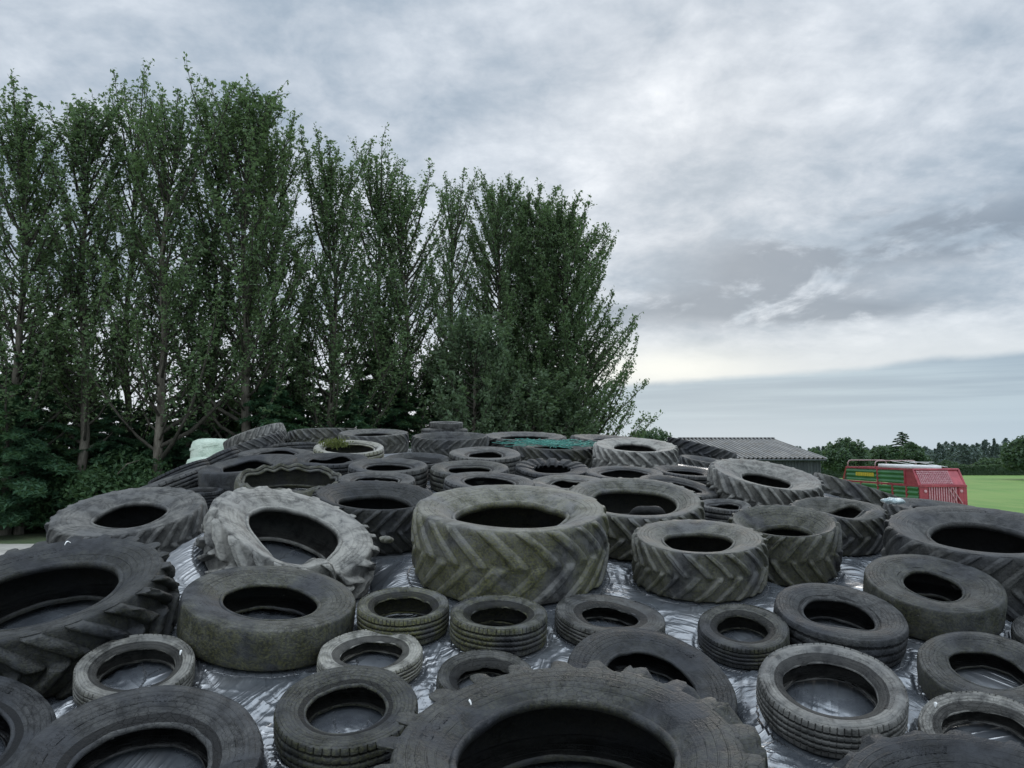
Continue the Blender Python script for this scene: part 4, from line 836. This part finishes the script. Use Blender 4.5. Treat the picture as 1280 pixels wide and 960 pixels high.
# ------------------------------------------------------------------ forage wagon
M_red=basic('red_paint',(.24,.03,.045),(.36,.06,.075),2.5,.42,.5,.05)
M_pink=basic('sun_bleached_red_paint',(.40,.16,.19),(.56,.34,.37),9,.5,.4,.05)
M_green=basic('green_panel',(.028,.12,.045),(.05,.17,.065),1.5,.45,.5,.05)
M_yel=basic('yellow_decal',(.50,.36,.03),(.56,.42,.05),5,.5,.4,0)
M_white=basic('white_tarpaulin',(.55,.55,.54),(.70,.70,.68),2,.6,.3,.2)
M_steel=basic('grey_pipe',(.22,.12,.12),(.36,.26,.26),6,.5,.5,.05)
M_black=basic('black_rubber_wheel',(.02,.02,.022),(.05,.05,.05),9,.8,.3,.2)
def wagon():
    t=thing('forage_trailer','red and green forage trailer with slatted tailgate parked beyond the right shoulder','trailer',(20.25,38.0,0),(0,0,R_(4.6)))
    Wd,L,H,Mz,Bz=2.4,7.5,3.42,2.62,1.25
    def panels(x,sgn):
        for (a,b,z0,z1) in ((1.3,3.68,Mz+.07,H-.08),(3.83,7.0,Mz+.07,H-.08),(.15,1.05,1.72,Mz-.07),(1.2,2.3,1.72,Mz-.07),(2.45,3.68,1.72,Mz-.07),(3.83,5.4,1.72,Mz-.07),(5.5,6.9,1.72,Mz-.07)):
            nn=25; vv=np.linspace(z0,z1,nn); ph=(vv-z0)/.235*2*math.pi; xo=x-sgn*(.018+.030*np.sign(np.sin(ph))*np.abs(np.sin(ph))**.5)
            V=np.array([[xx,yy,zz] for xx,zz in zip(xo,vv) for yy in (a,b)]); o=obj('side_panel',mesh_np('side_panel',V,grid_faces(nn,2),M_green,True),t)
            if sgn>0 and a==3.83 and z0>Mz:
                mb=MB(); ww=[.20,.17,.19,.20,.18,.21,.19,.17,.20,.19]; yy=5.9
                for w_ in ww: mb.box(x-.066,x-.058,yy-w_*.82,yy,z0+.27,z0+.47); yy-=w_
                mb.build('decal',M_yel,o)
    panels(0,1); panels(Wd,-1)
    mb=MB()
    for x in (-.03,Wd-.05):
        mb.box(x,x+.08,.55,L-.45,H-.05,H+.05); mb.box(x,x+.08,.08,L,Mz-.05,Mz+.05); mb.box(x,x+.08,0.08,L,1.58,1.70)
        for yy in (1.08,2.32,3.69,5.4): mb.box(x-.012,x+.07,yy,yy+.11,1.705,Mz-.052)
        mb.box(x-.012,x+.07,3.69,3.8,Mz+.052,H-.052); mb.box(x-.012,x+.07,1.2,1.29,Mz+.052,H-.052)
        mb.tube([(x+.04,L,Mz),(x+.04,L-.45,H)],.05,4); mb.tube([(x+.04,L,Mz),(x+.04,L,1.6)],.05,4)
    mb.box(-.02,Wd+.02,L-.5,L-.42,H-.06,H+.04)
    mb.build('frame',M_red,t)
    mb=MB()
    for x in (.005,Wd-.035): mb.add([(x,.1,Mz+.051),(x,1.19,Mz+.051),(x,1.19,H-.051),(x,.55,H-.051),(x+.03,.1,Mz+.051),(x+.03,1.19,Mz+.051),(x+.03,1.19,H-.051),(x+.03,.55,H-.051)],[(0,1,2,3),(7,6,5,4),(0,4,5,1),(1,5,6,2),(2,6,7,3),(3,7,4,0)])
    mb.build('rear_corner_panel',M_red,t)
    # tailgate: upper part leans forward
    def lean(z): return .04+.48*(z-Mz)/(H-Mz)
    g=obj('tailgate',None); bpy.data.objects.remove(g)
    mb=MB(); 
    mb.add([(0.06,lean(Mz)+.03,Mz+.05),(Wd-.06,lean(Mz)+.03,Mz+.05),(Wd-.06,lean(H)+.03,H-.03),(.06,lean(H)+.03,H-.03)],[(0,1,2,3)])
    for a,b in (((0,lean(Mz),Mz),(0,lean(H),H)),((Wd,lean(Mz),Mz),(Wd,lean(H),H)),((0,lean(H),H),(Wd,lean(H),H))): mb.tube([a,b],.05,4)
    mb.box(-.03,Wd+.03,-.03,.08,Mz-.06,Mz+.04)
    mb.box(-.03,.14,0,.07,1.45,Mz-.065); mb.box(Wd-.14,Wd+.03,0,.07,1.45,Mz-.065); mb.box(.145,Wd-.145,0,.07,1.45,1.6); mb.box(.145,.40,.01,.06,1.605,Mz-.065); mb.box(Wd-.4,Wd-.145,.01,.06,1.605,Mz-.065)
    mb.box(.41,Wd-.41,.05,.09,1.605,Mz-.065)
    gt=mb.build('tailgate',M_red,t)
    mb=MB()
    for k in range(12): x=.46+k*.125; mb.box(x,x+.045,-.005,.045,1.62,Mz-.07)
    mb.tube([(Wd-.75,-.03,Mz-.1),(Wd-.25,-.03,1.75)],.025,5); mb.tube([(Wd-.95,-.03,Mz-.1),(Wd-.45,-.03,1.65)],.02,5)
    mb.build('slat',M_pink,gt)
    mb=MB()
    for k in range(7):
        z=Mz+.12+k*.095; 
        if z<H-.05: mb.box(.10,Wd-.62,lean(z)-.02,lean(z)+.015,z,z+.045)
    for k in range(18):
        x=.12+k*.095; mb.tube([(x,lean(Mz+.1)-.03,Mz+.1),(x,lean(H-.08)-.03,H-.08)],.012,4)
    mb.build('slat',M_pink,gt)
    for x in (.26,Wd-.26):
        mb=MB(); mb.tube([(x,-.025,Mz-.26),(x,.008,Mz-.26)],.075,16); l=mb.build('lamp',M_pink,gt,False)
    for yy in (L-.62,4.0):
        mb=MB(); mb.tube([(.02,yy,H+.04),(.02,yy,H+.26),(.10,yy,H+.37),(.22,yy,H+.40),(Wd-.22,yy,H+.40),(Wd-.1,yy,H+.37),(Wd-.02,yy,H+.26),(Wd-.02,yy,H+.04)],.035,8); mb.build('top_hoop',M_steel,t,True)
    mb=MB()
    for a,b in (((.9,4.0,H+.4),(1.1,1.2,H+.12)),((1.6,4.0,H+.4),(1.2,2.2,H+.3)),((1.9,4.0,H+.4),(2.3,1.2,H+.1)),((1.2,2.2,H+.34),(2.2,2.6,H+.3)),((1.9,4.0,H+.4),(1.5,2.2,H+.32)),((.9,2.2,H+.34),(2.2,2.2,H+.34))): mb.tube([a,b],.018,5)
    mb.build('rope',M_white,t,True)
    mb=MB(); mb.tube([(.22,3.9,H+.12),(.6,2.6,H+.10),(1.0,1.5,H+.09),(1.55,.65,H+.08)],[.13,.135,.13,.12],10); mb.build('rolled_cover',M_white,t,True)
    mb=MB(); mb.box(.3,.5,-.0+.1,L+.6,.95,1.15); mb.box(Wd-.5,Wd-.3,.1,L+.6,.95,1.15); mb.box(.0,Wd,.1,L-.1,1.16,1.30); mb.tube([(.4,L+.6,1.05),(Wd/2,L+2.6,.75),(Wd-.4,L+.6,1.05)],.07,6)
    for x in (.1,Wd-.15): mb.box(x,x+.05,.15,L-.1,1.301,1.585)
    mb.build('chassis',M_red,t)
    mb=MB(); mb.box(-.01,Wd+.01,.1,L-.2,1.305,1.45); mb.build('floor',M_steel,t)
    for yy in (2.4,3.7):
        for x in (.02,Wd-.42):
            mb=MB(); k=28; prof=[(.20,.05),(.30,.02),(.48,.03),(.56,.08),(.58,.20),(.56,.32),(.48,.37),(.30,.38),(.20,.35)]
            v=[(x+q,yy+rr*math.cos(2*math.pi*j/k),.58+rr*math.sin(2*math.pi*j/k)) for rr,q in prof for j in range(k)]
            f=[(i*k+j,i*k+(j+1)%k,(i+1)*k+(j+1)%k,(i+1)*k+j) for i in range(len(prof)-1) for j in range(k)]; mb.add(v,f); w=mb.build('wheel',M_black,t,True)
            mb=MB(); mb.tube([(x+.09,yy,.58),(x+.31,yy,.58)],.215,20); mb.build('rim',M_pink,w,False)
        mb=MB(); mb.tube([(.2,yy,.58),(Wd-.2,yy,.58)],.06,8); mb.tube([(.4,yy,.6),(.4,yy,1.0)],.06,6); mb.tube([(Wd-.4,yy,.6),(Wd-.4,yy,1.0)],.06,6); mb.build('axle',M_steel,t)
wagon()

# ------------------------------------------------------------------ wrapped bales on the left
M_wrap=basic('pale_green_bale_wrap',(.38,.47,.38),(.52,.60,.50),4,.35,.5,.9,.06)
def bale(x,y,z0,h,rad,lb,sd):
    n=48; rows=[(0,.0),(.80,.0),(.93,.03),(1,.10),(1.02,.3),(1.03,.5),(1.02,.7),(1,.90),(.94,.97),(.80,1.0),(0,1.005)]
    V=[];r=np.random.default_rng(sd)
    for (a,b) in rows:
        for j in range(n):
            th=2*math.pi*j/n; q=1+.02*math.sin(3*th+sd)+.012*r.normal(); V.append((a*rad*q*math.cos(th),a*rad*q*math.sin(th),b*h+.02*math.sin(2*th+b*5)*(b>.5)))
    t=thing('wrapped_bale',lb,'bale',(x,y,z0),None,'pale green wrapped bales beside the heap'); obj('film_wrap',mesh_np('film_wrap',np.array(V),grid_faces(len(rows),n,True),M_wrap,True),t)
    mb=MB(); mb.add([(rad*1.035*math.cos(a),rad*1.035*math.sin(a),h*.45+.1*a) for a in np.linspace(3.6,5,12)]+[(rad*1.035*math.cos(a),rad*1.035*math.sin(a),h*.45+.06+.1*a) for a in np.linspace(3.6,5,12)],[(i,i+1,13+i,12+i) for i in range(11)]); mb.build('wrap_fold',M_wrap,t,True)
    return t
bale(-6.62,17.3,CZ-.86,1.14,.62,'pale green wrapped bale topmost in its stack beside the tilted tyre',1)
for k,h0 in enumerate((2.30,1.16,.01)): bale(-6.6,17.3,h0,1.13,.62,'pale green wrapped bale hidden low in the stack beside the heap',2+k)
bale(-6.34,16.18,CZ-1.32,1.2,.53,'lower pale green wrapped bale just left of and before the topmost one',7)
for k,h0 in enumerate((1.50,.01)): bale(-6.34,16.18,h0,1.47 if k==0 else 1.48,.53,'pale green wrapped bale under the lower one beside the heap',8+k)

# ------------------------------------------------------------------ small things on the tyres
TY={r_[0]:r_ for r_ in TYRES}
def on_tyre(tid,ang,rf,h=1.0):
    (_,k,x,y,zb,nx,ny,R,W)=TY[tid][:9]; nz=math.sqrt(1-nx*nx-ny*ny); nv=np.array([nx,ny,nz]); ax=np.array([1,0,0.])-nv*nx; ax/=np.linalg.norm(ax); ay=np.cross(nv,ax)
    return np.array([x,y,zb+CZ])+ax*R*rf*math.cos(ang)+ay*R*rf*math.sin(ang)+nv*W*h, ax,ay,nv,R,W
M_net=basic('turquoise_net_twine',(.03,.15,.125),(.08,.26,.21),8,.7,.3,0)
c,ax,ay,nv,R,W=on_tyre('R22',0,0); r=np.random.default_rng(5); mb=MB()
for k in range(110):
    p=c+ax*r.uniform(-.55,.5)+ay*r.uniform(-.5,.1)+nv*.02; a=r.random()*6.28; pts=[]
    for s in range(6): pts.append(p+nv*(.02+.03*r.random())); a+=r.normal(0,.6); p=p+(ax*math.cos(a)+ay*math.sin(a)*.8)*.10
    mb.tube(pts,0.003+.004*r.random(),3,False)
tag(mb.build('netting',M_net,None,True),'tangled turquoise green net wrap lying over a far tractor tyre','netting')
M_moss=leaf_mat('weed_leaf',(.07,.085,.02),(.14,.15,.04),.3)
c,ax,ay,nv,R,W=on_tyre('R5',2.6,.5); n=500; P=c+ax*r.normal(-.02,.10,(n,1))+ay*r.normal(0,.09,(n,1))+nv*np.abs(r.normal(0,.05,(n,1)))-nv*.03
tag(obj('weeds',mesh_np('weeds',*leaves(P,np.full(n,.028),r,.4,-.5,0),M_moss,False)),'small yellow green weeds growing on the inner edge of the pale olive tyre','weeds')
M_flk=basic('white_feather',(.65,.65,.63),(.8,.8,.78),30,.7,.3,0)
def fleck(tid,ang,rf,h,l,w,rot,lb,nm='feather'):
    c,ax,ay,nv,R,W=on_tyre(tid,ang,rf,h); u=ax*math.cos(rot)+ay*math.sin(rot); v=np.cross(nv,u); V=[];n=9
    for i in range(n):
        s=i/(n-1.); ww=w*math.sin(math.pi*min(1,.12+s*.9))**.7; q=c+u*l*(s-.5)+v*l*.12*math.sin(s*3)+nv*(.012+.02*math.sin(s*math.pi)); V+= [q-v*ww*.5,q+nv*.006,q+v*ww*.5]
    tag(obj(nm,mesh_np(nm,np.array(V),grid_faces(n,3),M_flk,True)),lb,nm)
fleck('M1',R_(104),.74,1.0,.045,.014,.9,'small white feather on the sidewall of the huge tractor tyre at left')
fleck('N7',R_(28),.74,.98,.032,.013,1.4,'small white feather on the bead of the grey car tyre at left')
fleck('N12',R_(128),.78,.97,.024,.018,.4,'small white feather on the bead of the pale car tyre at bottom right')
fleck('N1',R_(140),.69,.95,.030,.010,2.0,'small white feather beside the bead of the foreground tractor tyre')
# scrap: folded inner tube inside a tyre, lump of rubber, scrap of plastic
c,ax,ay,nv,R,W=on_tyre('M6',-1.15,.30,.42); mb=MB(); pts=[c+ax*(.03+.17*math.cos(a))+nv*(.17*math.sin(a))+ay*(.03*math.sin(3*a)) for a in np.linspace(-.35,math.pi+.25,22)]
pts=[c+ax*.34-nv*.16]+[c+ax*.26-nv*.03]+pts; mb.tube(pts,[.035,.045]+[.05+.006*math.sin(k) for k in range(22)],12)
o=mb.build('inner_tube',M_rub,None,True); o.color=(.5,.05,.05,.3); tag(o,'folded black inner tube standing inside the opening of the grey green tractor tyre','inner tube')
def lump(name,x,y,z,sx,sy,sz,mat,lb,cat,sd,col=None):
    n=24;m_=14;r=np.random.default_rng(sd);V=[]
    for i in range(m_+1):
        ph=math.pi*i/m_
        for j in range(n):
            th=2*math.pi*j/n; q=1+.22*math.sin(2*th+sd)*math.sin(ph)+.12*math.sin(5*th+3*ph+sd); V.append((sx*q*math.sin(ph)*math.cos(th),sy*q*math.sin(ph)*math.sin(th),sz*q*math.cos(ph)))
    o=obj(name,mesh_np(name,np.array(V),grid_faces(m_+1,n,True),mat,True,{'tq':np.full((len(V),3),.5)}),None,(x,y,z)); 
    if col: o.color=col
    return tag(o,lb,cat)
yy=6.9; lump('rubber_scrap',px(485,yy),yy,CZ-.78,.06,.05,.03,M_rub,'muddy brown lump of torn rubber lying left of the biggest centre tyre','scrap',3,(1,.5,.5,.6))
M_film=basic('crumpled_clear_film',(.22,.30,.31),(.45,.52,.52),9,.25,.6,1.0,.03)
yy=7.85; lump('plastic_scrap',px(1112,yy),yy,CZ-.50,.11,.09,.032,M_film,'crumpled pale blue green plastic film on the left end of the low tyre at right','plastic scrap',4)

# ------------------------------------------------------------------ world
w=bpy.data.worlds.new('World'); scene.world=w; w.use_nodes=True; t=NT(w.node_tree); t.n.clear()
SUN_EL,SUN_AZ=R_(24),R_(14)        # behind cloud, ahead and a little to the right
out=t.node('ShaderNodeOutputWorld'); bg=t.node('ShaderNodeBackground'); t.l.new(bg.outputs[0],out.inputs[0])
tc=t.node('ShaderNodeTexCoord'); D=t.vm('NORMALIZE',tc.outputs['Generated']); sx=t.node('ShaderNodeSeparateXYZ'); t.put(sx.inputs[0],D); X,Y,Z=sx.outputs
hyp=t.m('SQRT',t.m('ADD',t.m('MULTIPLY',X,X),t.m('MULTIPLY',Y,Y))); e=t.m('DIVIDE',Z,t.m('MAXIMUM',hyp,.02))
az=t.m('ARCTAN2',X,Y)
zz=t.m('ADD',t.m('MAXIMUM',Z,0),.26); cp=t.node('ShaderNodeCombineXYZ'); t.put(cp.inputs[0],t.m('DIVIDE',X,zz)); t.put(cp.inputs[1],t.m('DIVIDE',Y,zz)); t.put(cp.inputs[2],0.0)
CP=cp.outputs[0]
n1=t.noise(CP,1.0,3,.5,.2); n2=t.noise(t.vm('ADD',CP,(7.3,2.1,0)),3.4,7,.60,.25); n3=t.noise(t.vm('ADD',CP,(1.7,9.1,3)),11,4,.62,.2)
cl=t.m('ADD',t.m('MULTIPLY',n1,.40),t.m('ADD',t.m('MULTIPLY',n2,.42),t.m('MULTIPLY',n3,.18)))
base=t.ramp(cl,[(.37,srgb(138,154,169)),(.44,srgb(158,171,184)),(.50,srgb(180,189,199)),(.56,srgb(199,206,214)),(.64,srgb(226,230,235))])
# darker torn clouds low on the right
def blob(a0,e0,sa,se):
    u=t.m('DIVIDE',t.m('SUBTRACT',az,a0),sa); v=t.m('DIVIDE',t.m('SUBTRACT',e,e0),se); q=t.m('ADD',t.m('MULTIPLY',u,u),t.m('MULTIPLY',v,v)); return t.m('EXPONENT',t.m('MULTIPLY',q,-1))
cb=t.node('ShaderNodeCombineXYZ'); t.put(cb.inputs[0],t.m('MULTIPLY',az,1.0)); t.put(cb.inputs[1],t.m('MULTIPLY',e,2.1)); AZ=cb.outputs[0]
m1=t.noise(AZ,6,7,.6,.6); m2=t.noise(AZ,14,6,.6,.4)
bl=t.m('ADD',t.m('ADD',blob(.33,.228,.11,.035),blob(.50,.262,.20,.030)),t.m('ADD',blob(.27,.185,.22,.026),blob(.62,.235,.14,.018)))
bl=t.m('ADD',bl,t.m('MULTIPLY',blob(.42,.168,.10,.012),.8))
dk=t.m('MULTIPLY',t.m('MINIMUM',bl,1.0),t.rng(t.m('ADD',t.m('MULTIPLY',m1,.65),t.m('MULTIPLY',m2,.35)),.41,.53))
base=t.mix(t.m('MULTIPLY',dk,.92,0,True),base,srgb(122,135,149))
# clear pale strip above the low bank
strip=t.m('MULTIPLY',t.rng(t.m('ADD',e,t.m('MULTIPLY',m1,.06)),.13,.215,1,0),1.0)
gl=blob(.20,.110,.13,.028)
sc_=t.mix(gl,srgb(196,202,207),srgb(226,227,221))
base=t.mix(t.m('MULTIPLY',strip,t.rng(dk,0,.6,.9,.25)),base,sc_)
# slate blue bank hugging the horizon
eb=t.m('ADD',t.m('SUBTRACT',e,t.m('MULTIPLY',t.m('SUBTRACT',az,.2),.055)),t.m('MULTIPLY',t.m('SUBTRACT',m1,.5),.022))
cbk=t.node('ShaderNodeCombineXYZ'); t.put(cbk.inputs[0],t.m('MULTIPLY',az,2.2)); t.put(cbk.inputs[1],t.m('MULTIPLY',e,60.0)); st=t.noise(cbk.outputs[0],1.0,5,.55,.3)
bank=t.mix(t.rng(st,.38,.64),srgb(142,161,177),srgb(160,178,191)); bank=t.mix(t.rng(e,.0,.085,1,0),bank,srgb(158,181,199))
sid=t.rng(az,-.05,.14,0,1)          # the bank lies to the right; behind the trees it is pale cloud
bk=t.m('MULTIPLY',t.rng(eb,.082,.094,1,0),sid)
base=t.mix(bk,base,bank)
lefth=t.m('MULTIPLY',t.rng(e,.05,.22,1,0),t.rng(az,-.02,.12,1,0)); base=t.mix(t.m('MULTIPLY',lefth,.75),base,srgb(214,218,226))
# overcast sky is brightest overhead (outside the picture); unseen sky behind the camera has added fill brightness
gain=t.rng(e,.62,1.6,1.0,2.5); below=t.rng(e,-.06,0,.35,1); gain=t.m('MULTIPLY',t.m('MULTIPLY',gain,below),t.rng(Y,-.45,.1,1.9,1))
sky=t.node('ShaderNodeTexSky',_sky_type='NISHITA'); sky.sun_disc=False; sky.sun_elevation=SUN_EL; sky.sun_rotation=SUN_AZ
skc=t.vm('MULTIPLY',sky.outputs[0],(.006,.006,.006))
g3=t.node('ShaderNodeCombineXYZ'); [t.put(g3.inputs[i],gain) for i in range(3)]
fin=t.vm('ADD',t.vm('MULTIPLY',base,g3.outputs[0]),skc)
# the background works at 0.1, the photographed brightness of cloud is therefore scaled up ten times
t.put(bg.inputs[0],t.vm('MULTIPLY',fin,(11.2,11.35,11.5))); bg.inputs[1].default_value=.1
sl=bpy.data.lights.new('sun','SUN'); sl.energy=.7; sl.angle=R_(22); sl.color=(1,.95,.88); so=bpy.data.objects.new('sun',sl); link(so)
from mathutils import Vector
sd_=Vector((math.sin(SUN_AZ)*math.cos(SUN_EL),math.cos(SUN_AZ)*math.cos(SUN_EL),math.sin(SUN_EL))); so.rotation_euler=(-sd_).to_track_quat('-Z','Y').to_euler(); so.location=(5,20,30)

# ------------------------------------------------------------------ camera
cd=bpy.data.cameras.new('camera'); cam=bpy.data.objects.new('camera',cd); link(cam); scene.camera=cam
cam.location=(0,0,CZ); cam.rotation_euler=(R_(95.11),0,0); cd.sensor_width=36; cd.lens=950/1280*36; cd.clip_start=.05; cd.clip_end=6000
scene.view_settings.view_transform='Standard'; scene.view_settings.look='None'; scene.view_settings.exposure=0; scene.view_settings.gamma=1
scene.render.resolution_x=1024; scene.render.resolution_y=768
try: scene.cycles.use_denoising=True; scene.cycles.max_bounces=5; scene.cycles.diffuse_bounces=3; scene.cycles.transparent_max_bounces=4
except Exception: pass
